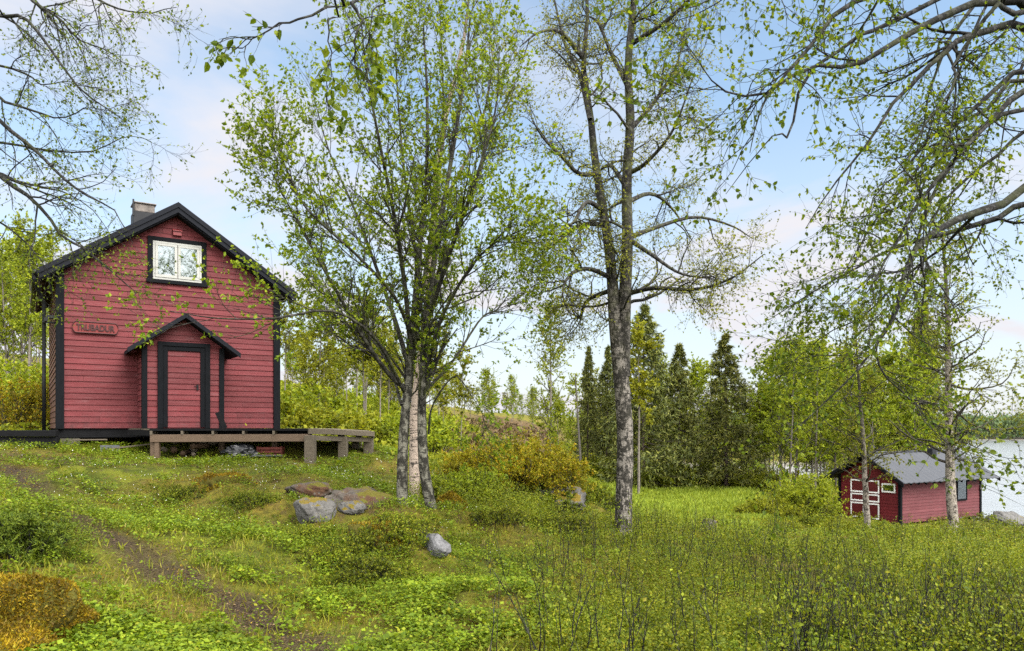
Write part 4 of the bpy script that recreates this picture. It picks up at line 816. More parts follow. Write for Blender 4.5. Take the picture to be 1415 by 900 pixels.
for sg in (-1, 1):
    e = SD/2+.55; ye = SD/2+sg*e; n = 60; xa, xb = -.60, SL+.80
    top = [[], []]
    for i in range(n+1):
        x = xa+(xb-xa)*i/n; c = .028*(1 if (i % 3) == 0 else 0)
        top[0].append((x, SD/2, RRZ+.10+c)); top[1].append((x, ye, RRZ+.10+c-RP*e))
    for i in range(n):
        a, b_, c_, d_ = top[0][i], top[0][i+1], top[1][i+1], top[1][i]; lo = lambda q: (q[0], q[1], q[2]-.035)
        rm.hexa([lo(a), lo(b_), lo(c_), lo(d_), a, b_, c_, d_])
srf = rm.build('roof', M['zinc'], shed)
MB().box(-.61, SL+.81, SD/2-.11, SD/2+.11, RRZ+.085, RRZ+.135).build('ridge_cap', M['metal'], srf, .02)
for xx in (-.65, SL+.802):
    bb = MB()
    for sg in (-1, 1):
        e = SD/2+.58; bb.prism([(xx, SD/2, RRZ+.105), (xx, SD/2+sg*e, RRZ+.105-RP*e), (xx, SD/2+sg*e, RRZ-.07-RP*e), (xx, SD/2, RRZ-.07)], (.045, 0, 0))
    bb.build('barge_board', M['black'], srf, .004)
for k in range(12): MB().beam((.1+k*.59, 0, SH+.02), (.1+k*.59, -.52, SH+.02-.52*RP), .06, .12).build('rafter_tail', M['black'], srf)
MB().box(-.025, -.01, .25, SD-.25, SH+.0, RRZ-.35).build('gable_board', M['ventred'], shed) if False else None
scm = MB().box(4.55, 4.95, SD/2-.42, SD/2-.06, RRZ-.2, RRZ+.26).build('chimney', M['chim'], shed, .02)
# double door on the gable end (plane x=0, facing -x)
sdoor = MB().box(-.05, -.028, 1.0, 2.62, .04, 2.0).build('door', M['gate_red'], shed, .004)
for a, b in ((1.04, 1.79), (1.85, 2.60)):
    tr_ = MB()
    for z0, z1 in ((.08, .84), (.90, 1.28), (1.34, 1.96)):
        tr_.box(-.072, -.05, a, b, z0, z0+.065).box(-.072, -.05, a, b, z1-.065, z1).box(-.072, -.05, a, a+.065, z0+.065, z1-.065).box(-.072, -.05, b-.065, b, z0+.065, z1-.065)
    tr_.build('door_trim', M['bright_white'], sdoor)
def small_window(parent, axis, u0, u1, z0, z1, fm, fw=.06, out=.06, pane='glass'):
    f = MB(); g_ = MB()
    def bx_(m, a, b, c, d, e, g): m.box(*( (a, b, c, d) if axis == 'y' else (c, d, a, b) ), e, g)
    for (a, b, e, g) in ((u0, u1, z0, z0+fw), (u0, u1, z1-fw, z1), (u0, u0+fw, z0+fw, z1-fw), (u1-fw, u1, z0+fw, z1-fw)): bx_(f, a, b, -out, -.005, e, g)
    wd = f.build('window', fm, parent, .004); bx_(g_, u0+fw, u1-fw, -out+.015, -out+.022, z0+fw, z1-fw); g_.build('pane', M[pane], wd)
    d_ = MB(); bx_(d_, u0+fw, u1-fw, -.034, -.028, z0+fw, z1-fw); d_.build('curtain_or_dark_back', M['curtain_or_dark_back' if fm is not M['bright_white'] else 'dark_in'], wd)  # white frame gets a dark sheet painted as the unlit interior, no curtain
    return wd
small_window(shed, 'x', .22, .92, 1.42, 1.86, M['bright_white'], .075)
wd = small_window(shed, 'y', 4.55, 5.45, .85, 1.98, M['black'], .09, .075)
for i, xx in enumerate((.2, 2.3, 4.4, 6.3)):
    wx, wy = SO[0]+.866*xx-.5*.2, SO[1]+.5*xx+.866*.2
    MB().box(xx-.18, xx+.18, .06, .5, gz(wx, wy)-SZ-.2, -.002).build('foundation_block', M['concrete'], shed, .02)
    wx, wy = SO[0]+.866*xx-.5*3, SO[1]+.5*xx+.866*3
    MB().box(xx-.18, xx+.18, 2.75, 3.2, min(gz(wx, wy)-SZ, -.05)-.2, -.002).build('foundation_block', M['concrete'], shed, .02)
lm = MB().box(SL-.10, SL-.02, -.16, -.072, 1.35, 1.5).build('wall_lamp', M['white'], shed, .01)

#@@ROCKS
def boulder(name, label, cat, loc, size, seed, mat, cuts=5, rz=0.0, sub=5, rough=.16, parent=None):
    bm = bmesh.new(); bmesh.ops.create_icosphere(bm, subdivisions=sub, radius=1); r = np.random.default_rng(seed)
    P = np.array([v.co[:] for v in bm.verts]); planes = nrm(r.normal(size=(cuts, 3))+[0, 0, .15])
    for n in planes:
        dd = P@n-r.uniform(.55, .8); P = P-np.where(dd > 0, dd, 0)[:, None]*n*.85
    k = 1+rough*(vnoise(P[:, 0]*1.7+seed, P[:, 1]*1.7+P[:, 2]*1.3, seed)-.5)*2+rough*.5*(vnoise(P[:, 0]*4+P[:, 2]*3, P[:, 1]*4-P[:, 2]*2, seed+1)-.5)*2+rough*.2*(vnoise(P[:, 0]*11+P[:, 2]*9, P[:, 1]*11-P[:, 2]*7, seed+2)-.5)*2
    P = P*k[:, None]*np.array(size)
    for v, q in zip(bm.verts, P): v.co = q
    me = bpy.data.meshes.new(name); bm.to_mesh(me); bm.free(); me.polygons.foreach_set('use_smooth', [True]*len(me.polygons)); me.materials.append(mat)
    o = link(name, me, parent, loc, rz)
    if not parent: tag(o, label, cat)
    return o
boulder('boulder', 'grey granite boulder with orange moss draped over its top, foremost of the boulder cluster', 'boulder', at(437, 10.9, .09), (.34, .30, .20), 3, M['rock'], 4)
boulder('boulder', 'large brown and white mottled boulder left of the rowan trunks', 'boulder', at(492, 11.9, .14), (.54, .42, .28), 5, M['rock_brown'], 5, .3)
boulder('boulder', 'low dark mossy boulder behind the grey granite one', 'boulder', at(428, 12.3, .09), (.36, .30, .16), 8, M['rock_brown'], 5)
boulder('boulder', 'small grey stone wedged beneath the large mottled boulder', 'stone', at(486, 11.3, .06), (.20, .16, .12), 9, M['rock'], 4)
boulder('stone', 'smooth pale grey stone lying tilted in the grass before the rowan', 'stone', tuple(G(604, 762)+[0, 0, .06]), (.27, .13, .15), 12, M['rock_pale'], 4, -.9, 5, .10)
boulder('boulder', 'rough grey boulder at the foot of the amber bush', 'boulder', tuple(G(757, 700)+[0, 0, .12]), (.85, .5, .38), 14, M['rock'], 7, 0, 5, .25)
boulder('boulder', 'orange moss-covered rock on the slope before the amber bush', 'boulder', tuple(G(655, 682)+[0, 0, .1]), (.55, .42, .30), 17, M['rock_moss'], 4)
boulder('boulder', 'grey shore boulder at the water beside the boathouse', 'boulder', (26.0, 40.0, gz(26.0, 40)+.3), (1.1, .8, .6), 19, rock('shore_rock', (.085,.083,.08), .04), 6, 0, 5, .2)
boulder('stone', 'flat grey stepping stone in the worn grass before the cabin', 'stone', at(147, 15.2, .03), (.30, .26, .05), 21, M['rock'], 4)
boulder('boulder', 'flat shore rock in the water behind the boathouse corner', 'rock', (28.2, 47.5, LAKE+.05), (1.1, .5, .28), 23, M['rock'], 5)
MOSSY = []
def mossrock(label, loc, size, seed, n=9000, hgt=.035, cap=.45):
    o = boulder('mossy_rock', None, None, loc, size, seed, M['rock_moss'], 3, 0, 6 if size[0] > .6 else 5, .30); tag(o, label, 'rock')
    me = o.data; me.calc_loop_triangles(); nv = len(me.polygons); cen = np.empty(nv*3, np.float32); me.polygons.foreach_get('center', cen); cen = cen.reshape(-1, 3); no_ = np.empty(nv*3, np.float32); me.polygons.foreach_get('normal', no_); no_ = no_.reshape(-1, 3); ar = np.empty(nv, np.float32); me.polygons.foreach_get('area', ar)
    r = np.random.default_rng(seed); ok = (no_[:, 2]+.35*(vnoise(cen[:, 0]*5, cen[:, 1]*5+seed, 7)-.5) > cap)*(.75+.6*(vnoise(cen[:, 0]*3.5+seed, cen[:, 1]*3.5+cen[:, 2]*3, 5) > .34)); pr = ar*ok; pr /= pr.sum()
    i = r.choice(nv, n, p=pr); q = cen[i]+r.normal(0, .012, (n, 3)); ax = no_[i]+r.normal(0, .6, (n, 3)); v, f = leaves(q, ax, r.normal(size=(n, 3)), hgt*r.uniform(.5, 1.4, n), NEEDLE, 1.6)
    ob = link('moss', np_mesh('moss', v, [f], M['moss']), o); return o
mossrock('big hummock of a rock wholly coated in orange moss beside the path', (-3.85, 5.3, gz(-3.7, 5.3)+.02), (.74, .62, .40), 41, 90000, .020, -.3)
mossrock('small moss-topped hummock on the slope below the deck', at(305, 12.5, -.10), (.52, .40, .25), 43, 7000, .03)
mossrock('low mossy hummock with orange top in front of the grey boulders', at(530, 9.6, -.09), (.48, .40, .26), 45, 9000, .026)
mossrock('mossy stump-like rock at the foot of the right rowan trunk', at(622, 13.0, .05), (.26, .22, .22), 47, 4000, .035)
# broken stump in the scrub
st = thing('stump', 'broken mossy stump among the scrub to the right of the tall birch', 'stump', at(978, 16.0)); r = random.Random(2)
MB().tube([(0, 0, -.1), (.02, 0, .12), (.05, 0, .3)], [.22, .17, .14], 10).build('trunk', M['dead_bark'], st, 0, True)
MB().beam((.10, 0, .36), (.38, -.05, .02), .10, .05).build('fallen_slab', M['rock_moss'], st, .01)

#@@BUSHES
def bush_mesh(seed, w_, h_, nl, size, leafm, barkm, stems=40, tmpl=LEAF_Q, flat=1.0, mound=False):
    """stems fanning from the ground with leafy twigs; leaves fill an uneven dome"""
    r = np.random.default_rng(seed); a = r.uniform(0, 2*np.pi, stems); rad = np.sqrt(r.uniform(0, 1, stems))
    p0 = np.c_[np.cos(a)*rad*w_*.32, np.sin(a)*rad*w_*.32*flat, np.zeros(stems)-.05]; K = 7; P = np.empty((stems, K, 3)); P[:, 0] = p0
    tip = np.c_[np.cos(a)*rad*w_*.5, np.sin(a)*rad*w_*.5*flat, h_*(np.sqrt(np.maximum(0.05, 1-.8*rad**2)))*r.uniform(.75, 1.08, stems)]
    for k in range(1, K): t = k/(K-1); P[:, k] = p0*(1-t)+tip*t+r.normal(0, .03*h_, (stems, 3))*math.sin(math.pi*t)
    Rr = (.006+.006*h_)*np.linspace(1, .3, K)[None].repeat(stems, 0)
    L1 = grow(P, Rr, 7, .25, 1, 40, .36*h_, 6, .14, (0, 0, .05), .6, r, rmin=.003); L2 = grow(*L1, 4, .2, 1, 42, .17*h_, 4, .14, (0, 0, .04), .7, r, rmin=.002)
    n2 = max(1.0, nl/max(1, len(L2[0])))
    lf = [twig_leaves(L2[0], n2*.75, size, r, tmpl, .1, 0), twig_leaves(L1[0], n2*.25*4, size, r, tmpl, .3, 0)]
    return wood_mesh('stems', [(P, Rr, 4), (*L1, 3), (*L2, 3)], barkm), join_leaves('foliage', lf, leafm)
def bush(name, label, cat, loc, meshes, rz=0.0, s=1.0, group=None):
    t = thing(name, label, cat, loc, rz, group, s); link('stems', meshes[0], t); link('foliage', meshes[1], t); return t
bush('bush', 'large rounded amber and yellow-green bush on the slope right of the rowan', 'bush', tuple(G(705, 684)-[0, 0, .1]), bush_mesh(51, 3.4, 1.15, 48000, .046, M['amber'], M['thin_bark'], 130, flat=.7))
bush('bush', 'dark green juniper bush at the edge of the path', 'bush', tuple(G(8, 772)-[0, 0, .05]), bush_mesh(52, 1.15, .42, 42000, .032, M['juniper'], M['over_bark'], 70, NEEDLE))
bush('bush', 'low rounded green bush between amber bush and tall birch', 'bush', at(800, 18.5, -.05), bush_mesh(53, 2.0, .55, 9000, .042, M['bilberry'], M['thin_bark'], 60))
bush('bush', 'low yellow-green bush directly below the orange mossy rock', 'bush', at(735, 17.0, -.05), bush_mesh(54, 2.2, .45, 9000, .042, M['bilberry'], M['thin_bark'], 60))
bush('bush', 'bright green bush immediately right of the rowan trunks', 'bush', at(640, 15.0, -.05), bush_mesh(55, 1.9, .55, 9000, .042, M['spring'], M['thin_bark'], 60))
bush('bush', 'leafy green bush pressed against the left wall of the boathouse', 'bush', at(1112, 35.5, -.1), bush_mesh(56, 3.0, 1.8, 12000, .085, M['spring'], M['thin_bark'], 60))
bush('bush', 'yellow-green bush at the right end of the bright meadow', 'bush', at(1060, 32, -.1), bush_mesh(57, 2.6, .9, 8000, .08, M['hillbirch'], M['thin_bark'], 60))
bush('bush', 'golden green bush behind the black retaining wall beside the cabin', 'bush', at(30, 22.5, -.1), bush_mesh(58, 3.2, 1.5, 12000, .06, M['amber'], M['thin_bark'], 60))
HB = bush_mesh(60, 1.2, .34, 6500, .026, M['bilberry'], M['over_bark'], 60)
r = random.Random(31)
for px, py in ((455,775),(500,800),(430,745),(548,742),(520,765),(470,812),(690,720),(770,735),(560,812),(350,700),(250,690)):
    bush('bush', 'low dark bilberry clump on the mossy bank around the grey boulders', 'bush', tuple(G(px, py)-[0, 0, .06]), HB, r.uniform(0, 6), r.uniform(.55, 1.0), 'bilberry clumps on the bank')
B1, B2, B3 = bush_mesh(61, 2.6, 1.5, 4200, .10, M['spring'], M['thin_bark'], 26), bush_mesh(62, 2.6, 1.2, 4200, .10, M['hillbirch'], M['thin_bark'], 26), bush_mesh(63, 2.4, 1.3, 4200, .10, M['bilberry'], M['thin_bark'], 26)
r = random.Random(8)
for i in range(26):
    px = 800+i*14+r.uniform(-6, 6); Y = 53+r.uniform(-2, 5)
    bush('bush', 'scrubby bush in the row along the far edge of the bright meadow', 'bush', at(px, Y, -.1), (B1, B2, B3)[r.randrange(3)], r.uniform(0, 6), r.uniform(.8, 1.4), 'bushes along the meadow edge')
for i in range(30):
    px = r.uniform(385, 600); Y = r.uniform(24, 52)
    bush('bush', 'yellow-green sapling bush on the hillside behind the deck', 'bush', at(px, Y, -.1), (B2, B1)[r.randrange(2)], r.uniform(0, 6), r.uniform(.6, 1.3), 'bushes behind the deck')
for i in range(14):
    px = r.uniform(-60, 80); Y = r.uniform(24, 48)
    bush('bush', 'yellow-green sapling bush on the hillside left of the cabin', 'bush', at(px, Y, -.1), (B2, B1)[r.randrange(2)], r.uniform(0, 6), r.uniform(.7, 1.3), 'bushes left of the cabin')
for i in range(7):
    px = r.uniform(610, 800); Y = r.uniform(36, 62)
    bush('bush', 'small green bush scattered over the brown heath slope', 'bush', at(px, Y, -.1), (B1, B2, B3)[r.randrange(3)], r.uniform(0, 6), r.uniform(.3, .6), 'bushes on the heath slope')
for i in range(14):
    px = 1010+i*28+r.uniform(-10, 10); Y = r.uniform(24.5, 29)
    bush('bush', 'low amber-green bilberry bush in the belt of scrub before the boathouse', 'bush', at(px, Y, -.15), (B3, B2)[r.randrange(2)], r.uniform(0, 6), r.uniform(.32, .50), 'scrub before the boathouse')

#@@BACKTREES
def birch_proto(seed, H, spread, nl, size, leafm, barkm, r0=.07, t0=.25, nb=40, lean=.04):
    r = np.random.default_rng(seed); K = 12; z = np.linspace(-.1, H, K); P = np.c_[np.cumsum(r.normal(0, lean*.4, K)), np.cumsum(r.normal(0, lean*.4, K)), z]; P[:, :2] -= P[0, :2]
    S = (P[None], (r0*np.linspace(1.1, .12, K))[None])
    L1 = grow(*S, [nb], t0, .98, 50, spread, 7, .12, (0, 0, .07), .45, r, lambda t: np.sqrt(np.maximum(.05, 1.0-((t-t0)/(1-t0))**1.6))*1.0+.12, rmin=.008, asd=10)
    L2 = grow(*L1, 6, .15, 1, 45, spread*.38, 5, .15, (0, 0, -.04), .6, r, rmin=.005)
    return wood_mesh('birch_wood', [(*S, 7), (*L1, 4), (*L2, 3)], barkm), join_leaves('birch_leaves', [twig_leaves(L2[0], nl/max(1, len(L2[0])), size, r, LEAF_Q, .1, -.3, wide=1.25)], leafm)
def spruce_proto(seed, H, W_, leafm, dens=1.0, lower=.03):
    r = np.random.default_rng(seed); K = 10; P = np.c_[np.zeros((K, 2)), np.linspace(-.1, H, K)]; S = (P[None], (.012*H*np.linspace(1, .08, K))[None])
    br, brr, t = [], [], lower
    nw = int(H*4.2)
    for i in range(nw):
        t = lower+(1-lower)*(i/nw)**.93; L = W_*((1-t)**.66)*(.35+.65*sstep(.0, .16, 1-t))*r.uniform(.72, 1.14)+.04
        for k in range(r.integers(5, 8)):
            a = r.uniform(0, 2*np.pi); l = L*r.uniform(.6, 1.12); n = 6; s_ = np.linspace(0, 1, n)
            q = np.c_[np.cos(a)*l*s_, np.sin(a)*l*s_, t*H+l*(-.30*s_+.26*s_**2.2*(1-.3*t))+r.normal(0, .02, n)]; br.append(q); brr.append(np.linspace(.016, .004, n))
    Bp, Br = np.array(br), np.array(brr)
    L2 = grow(Bp, Br, 9.0*dens, .2, 1, 50, .42*W_, 4, .08, (0, 0, -.13), .6, r, lambda t: 1.15-.7*t, rmin=.004, ps=W_*.75)
    lf = [twig_leaves(L2[0], 7, .19, r, NEEDLE, 0, -.35, .7, wide=.9), twig_leaves(Bp, 16, .2, r, NEEDLE, .2, -.25, .8, wide=.9)]
    return wood_mesh('spruce_wood', [(*S, 7), (Bp, Br, 3)], M['spruce_bark']), join_leaves('spruce_needles', lf, leafm)
SP = [spruce_proto(71, 10, 2.6, M['spruce']), spruce_proto(72, 10, 2.2, M['spruce']), spruce_proto(73, 10, 2.9, M['spruce'], 1.1), spruce_proto(74, 10, 1.4, M['spruce'], .5, .2)]
BI = [birch_proto(81+i, 8, sp, nl*1.25, .092, lm_, M['thin_bark'], .06, t0, nb) for i, (sp, nl, lm_, t0, nb) in enumerate([(1.5, 5200, M['spring'], .25, 40), (1.3, 4600, M['spring'], .35, 36), (1.6, 5600, M['hillbirch'], .22, 42), (1.2, 3600, M['hillbirch'], .4, 34), (1.9, 7600, M['spring'], .15, 50)])]
BT = birch_proto(91, 10, 1.6, 8800, .078, M['spring'], M['thin_bark'], .085, .2, 64)
def putt(name, label, cat, px, Y, H, proto, ph, group=None, rz=0.0, dz=-.1):
    t = tree_thing(name, label, cat, at(px, Y, dz), proto[0], proto[1], group, rz, H/ph); q = random.Random(int(px*7+Y)); f = q.uniform(.82, 1.18)
    t.scale = (t.scale[0]*f, t.scale[1]*f*q.uniform(.92, 1.08), t.scale[2]); t.rotation_euler = (q.gauss(0, .018), q.gauss(0, .018), rz); return t
def hpx(top, px, Y): q = on(px, Y); return EYE+(HY-top)/FPX*Y-q[2]
r = random.Random(17)
# named background trees, left to right
putt('birch_tree', 'slim airy birch with pale green crown standing alone at the edge of the heath', 'tree', 761, 44, hpx(420, 761, 44), BT, 10)
putt('birch_tree', 'low spreading bright green birch at the foot of the slim airy one', 'tree', 772, 43, hpx(560, 772, 43), BI[4], 8, None, 1)
putt('spruce_tree', 'thin dark spruce with sparse drooping branches beside the dead grey trunk', 'tree', 811, 55, hpx(476, 811, 55), SP[3], 10)
putt('spruce_tree', 'brownish spruce partly hidden behind the tall birch trunk', 'tree', 838, 57, hpx(474, 838, 57), SP[1], 10, None, 1)
putt('spruce_tree', 'tallest broad spruce standing right behind the tall birch', 'tree', 888, 52, hpx(418, 888, 52), SP[2], 10, None, 2)
putt('spruce_tree', 'slender pointed dark spruce between the tallest broad spruce and the rightmost dark spruce', 'tree', 938, 56, hpx(472, 938, 56), SP[1], 10, None, 3)
putt('spruce_tree', 'dark full spruce reaching the ground, rightmost of the spruces in the clear', 'tree', 1004, 52, hpx(458, 1004, 52), SP[0], 10, None, 4)
putt('spruce_tree', 'green spruce rising behind the boathouse roof', 'tree', 1264, 56, hpx(412, 1264, 56), SP[0], 10, None, 5)
putt('spruce_tree', 'shorter dark spruce behind the gable of the boathouse', 'tree', 1205, 60, hpx(500, 1205, 60), SP[2], 10, None, 2.4)
putt('birch_tree', 'leaning thin birch with pale stem in front of the broad spruce', 'tree', 882, 46, hpx(450, 882, 46), BI[3], 8, None, 2)
def snag():
    rg = np.random.default_rng(5); H = 9.0; P = np.c_[np.linspace(0, -.5, 9), np.zeros(9), np.linspace(-.1, H, 9)]; S = (P[None], np.linspace(.12, .035, 9)[None])
    L1 = grow(*S, [14], .3, 1, 75, .5, 5, .15, (0, 0, -.03), .3, rg, rmin=.01); return wood_mesh('dead_wood', [(*S, 8), (*L1, 4)], M['dead_bark'])
sn = thing('dead_tree', 'bare grey dead trunk without crown beside the thin dark spruce', 'tree', at(804, 52, -.1)); o = link('trunk', snag(), sn)
sn.scale = (.9, .9, hpx(515, 804, 52)/9.0)
for i in range(40):
    px = 785+i*10+r.uniform(-7, 7); Y = r.uniform(54, 72)
    putt('birch_tree', 'light green birch mixed among the spruces beyond the meadow', 'tree', px, Y, hpx(r.uniform(500, 582), px, Y), BI[r.choice((0, 1, 4, 4, 2))], 8, 'birches beyond the meadow', r.uniform(0, 6))
for i in range(5):
    px = 820+i*80+r.uniform(-10, 10); Y = r.uniform(72, 90)
    putt('spruce_tree', 'distant dark spruce deep in the wood beyond the meadow', 'tree', px, Y, hpx(r.uniform(515, 560), px, Y), SP[r.randrange(3)], 10, 'spruces deep in the wood', r.uniform(0, 6))
for i in range(24):
    px = 1050+i*11+r.uniform(-7, 7); Y = r.uniform(44, 62)
    if px > 1290: continue
    putt('birch_tree', 'leafy green birch in the thicket behind and left of the boathouse', 'tree', px, Y, hpx(r.uniform(470, 545), px, Y), BI[r.choice((0, 1, 4, 4))], 8, 'birches behind the boathouse', r.uniform(0, 6))
for i in range(26):
    px = 388+i*8.6+r.uniform(-6, 6); Y = r.uniform(27, 62)
    putt('birch_tree', 'thin young birch on the yellow-green hillside behind the deck', 'tree', px, Y, r.uniform(3.5, 6.5)*(1 if Y < 45 else 1.1), BI[r.choice((2, 3, 3))], 8, 'birches on the hillside behind the deck', r.uniform(0, 6))
for i in range(48):
    px = 400+i*8+r.uniform(-8, 8); Y = r.uniform(95, 150)
    putt('birch_tree', 'far small birch along the crest of the hill', 'tree', px, Y, r.uniform(4.5, 7.5), BI[r.choice((0, 2, 4))], 8, 'birches on the hill crest', r.uniform(0, 6))
for i in range(22):
    px = -70+i*6.5+r.uniform(-6, 6); Y = r.uniform(26, 60); top = r.uniform(290, 420) if Y < 44 else r.uniform(330, 450)
    putt('birch_tree', 'slender many-branched birch in the stand left of the cabin', 'tree', px, Y, min(13, hpx(top, px, Y)), (BT, BI[3], BI[1])[i % 3] if i % 3 == 0 else BI[(1, 3)[i % 2]], 10 if i % 3 == 0 else 8, 'birches left of the cabin', r.uniform(0, 6))
putt('spruce_tree', 'small dark spruce on the hill seen past the leaning rowan branch', 'tree', 540, 70, 6.5, SP[1], 10, None, 1.2)
for px, Y, top, w_ in ((636, 34, 540, 3), (612, 30, 560, 3)):
    putt('birch_tree', 'bare-stemmed thin birch on the heath just right of the rowan' if px > 620 else 'pale crooked sapling close behind the right rowan trunk', 'tree', px, Y, hpx(top-60, px, Y), BI[3], 8, None, 1.0*px)
# birches by the boathouse
def shore_birch(px, Y, top, seed, r0, spread, nl, size, nb, leanx=0.0, limbs=()):
    rg = np.random.default_rng(seed); base = on(px, Y); H = EYE+(HY-top)/FPX*Y-base[2]; K = 16
    P = np.c_[np.linspace(0, leanx, K)+np.r_[0, np.cumsum(rg.normal(0, .02, K-1))], np.r_[0, np.cumsum(rg.normal(0, .02, K-1))], np.linspace(-.1, H, K)]; S = (P[None], (r0*np.linspace(1.12, .12, K))[None])
    L1 = grow(*S, [nb], .22, .98, 66, spread, 9, .15, (0, 0, .03), .4, rg, lambda t: 1.15-.8*t, rmin=.008)
    LM = []
    for pts in limbs:
        q, rr_ = resample([PX(*p)-base for p in pts], [.05, .03, .01], 10); LM.append((q[None], rr_[None]))
    if LM: LM = stack(*LM); L1 = stack(L1, grow(*LM, 7, .3, 1, 50, .9, 9, .15, (0, 0, .03), .5, rg, rmin=.008))
    L2 = grow(*L1, 7, .15, 1, 48, spread*.36, 6, .16, (0, 0, -.04), .55, rg, rmin=.004)
    lv = [(*S, 9), (*L1, 4), (*L2, 3)]+([(*LM, 5)] if len(LM) else [])
    return base, wood_mesh('birch_wood', lv, bark('shore_birch_bark', (.22,.195,.165), (.018,.015,.012), .06, .10, .3, .9, .50)), join_leaves('birch_leaves', [twig_leaves(L2[0], nl/len(L2[0]), size, rg)], M['birch'])
b_, tm, cm = shore_birch(1318, 27.0, 285, 101, .175, 2.1, 17000, .055, 84, -.45, [[(1308,530,27),(1340,538,26.5),(1385,530,26.2),(1405,500,26)], [(1312,560,27),(1350,590,27.4),(1400,592,27.6),(1430,580,27.8)]])
tree_thing('birch_tree', 'white-trunked birch in front of the boathouse window', 'tree', b_, tm, cm)
b_, tm, cm = shore_birch(1199, 30.0, 430, 103, .115, 1.9, 11000, .055, 52, -.35)
tree_thing('birch_tree', 'thinner lichened birch in front of the boathouse double door', 'tree', b_, tm, cm)
putt('birch_tree', 'leafy birch at the shore reaching in beyond the lake edge', 'tree', 1455, 30, 6.5, BI[4], 8, None, 3)

#@@FARSHORE
r = np.random.default_rng(77); n = 60000
X = r.uniform(30, 420, n); Yf = 342+r.exponential(22, n); z0 = -3.95+(Yf-340)*.06; hmax = 6+5*vnoise(X*.09, Yf*.05, 3)
pos = np.c_[X, Yf, z0+hmax*r.uniform(0, 1, n)**.8]
v, f = leaves(pos, nrm(r.normal(0, .6, (n, 3))+[0, 0, .8]), r.normal(size=(n, 3)), r.uniform(.8, 2.0, n), LEAF_Q)
fw = link('far_forest', np_mesh('far_forest', v, [f], leaf_mat('far_forest_leaf', [(0, (.05,.085,.045)), (.6, (.09,.14,.06)), (1, (.13,.18,.07))], .2, .05))); tag(fw, kind='stuff')

#@@COVER
def scatter(n, seed, ymin, ymax, power=1.0, margin=1.5, xr=.78):
    r = np.random.default_rng(seed)
    u = r.uniform(0, 1, n); Y = ymin*(ymax/ymin)**u if power == 1 else (ymin**(1-power)+u*(ymax**(1-power)-ymin**(1-power)))**(1/(1-power))
    X = r.uniform(-1, 1, n)*(xr*Y+margin); return r, X, Y
HR = np.array([math.cos(HTH), math.sin(HTH)]); HN = np.array([-HR[1], HR[0]])
def free(x, y):
    """not inside the cabin, boathouse, or water"""
    a = (x-HOUSE_O[0])*HR[0]+(y-HOUSE_O[1])*HR[1]; b = (x-HOUSE_O[0])*HN[0]+(y-HOUSE_O[1])*HN[1]
    h = (a > -.1) & (a < W+.1) & (b > -.05) & (b < DEP)
    cs, sn_ = math.cos(STH), math.sin(STH); a = (x-SO[0])*cs+(y-SO[1])*sn_; b = -(x-SO[0])*sn_+(y-SO[1])*cs
    s_ = (a > -.05) & (a < SL+.1) & (b > -.05) & (b < SD+.1)
    return ~(h | s_)
def under_deck(x, y):
    ok = np.ones(x.shape, bool); c = [q[:2] for q in (D0, D1, D2, D3, D4, D5)]
    for a, b in zip(c, c[1:]+c[:1]): ok &= ((b-a)[0]*(y-a[1])-(b-a)[1]*(x-a[0])) > 0
    return ok
def keep(r, X, Y, dens):
    k = (r.uniform(0, 1, len(X)) < dens) & free(X, Y); k &= ~(under_deck(X, Y) & (r.uniform(0, 1, len(X)) > .15)); X, Y = X[k], Y[k]; Z = ground(X, Y); k = Z > LAKE+.12; return X[k], Y[k], Z[k]
def bil_w(x, y):
    a = x/np.maximum(y, 1); n = vnoise(x*.5, y*.5, 44)-.5
    w_ = sstep(-.02, .14, a+.22*n)*sstep(4.0, 6.0, y)+.9*sstep(-.14, -.02, a+.3*n)*sstep(9.5, 13, y)*(1-sstep(.02, .14, a+.22*n))
    return np.clip(w_, 0, 1)*(1-.97*m_meadow(x, y))*(1-m_heath(x, y)*.8)
# --- low leafy herbs
r, X, Y = scatter(300000, 201, 3.6, 34, 1.25)
pat = vnoise(X*.8, Y*.8, 51)*.42+vnoise(X*2.6, Y*2.6, 52)*.3+vnoise(X*6.5, Y*6.5, 53)*.28
wh = (1-.93*m_path(X, Y))*(1-.75*bil_w(X, Y))*(.05+1.1*sstep(.42, .56, pat))*(1-.9*m_meadow(X, Y))
X, Y, Z = keep(r, X, Y, wh); n = len(X); m5 = 5
sz = np.maximum(.020, .0018*Y)[:, None]*(np.exp(r.normal(0, .3, n))*(.75+.7*vnoise(X*1.3, Y*1.3, 54)))[:, None]*r.uniform(.6, 1.35, (n, m5)); a = r.uniform(0, 2*np.pi, (n, m5)); hh = r.uniform(.015, .11, (n, m5))*(1+.02*Y[:, None]); rad = r.uniform(.0, .05, (n, m5))
pos = np.stack([X[:, None]+np.cos(a)*rad, Y[:, None]+np.sin(a)*rad, Z[:, None]+hh], -1).reshape(-1, 3); ax = np.stack([np.cos(a), np.sin(a), r.uniform(-.25, .55, (n, m5))], -1).reshape(-1, 3)
v, f = leaves(pos, ax, nrm(r.normal(0, .45, (n*m5, 3))+[0, 0, 1]), sz.ravel(), LEAF_Q, 1.35)
hb = link('ground_cover', np_mesh('ground_cover', v, [f], M['herb'])); tag(hb, kind='stuff')
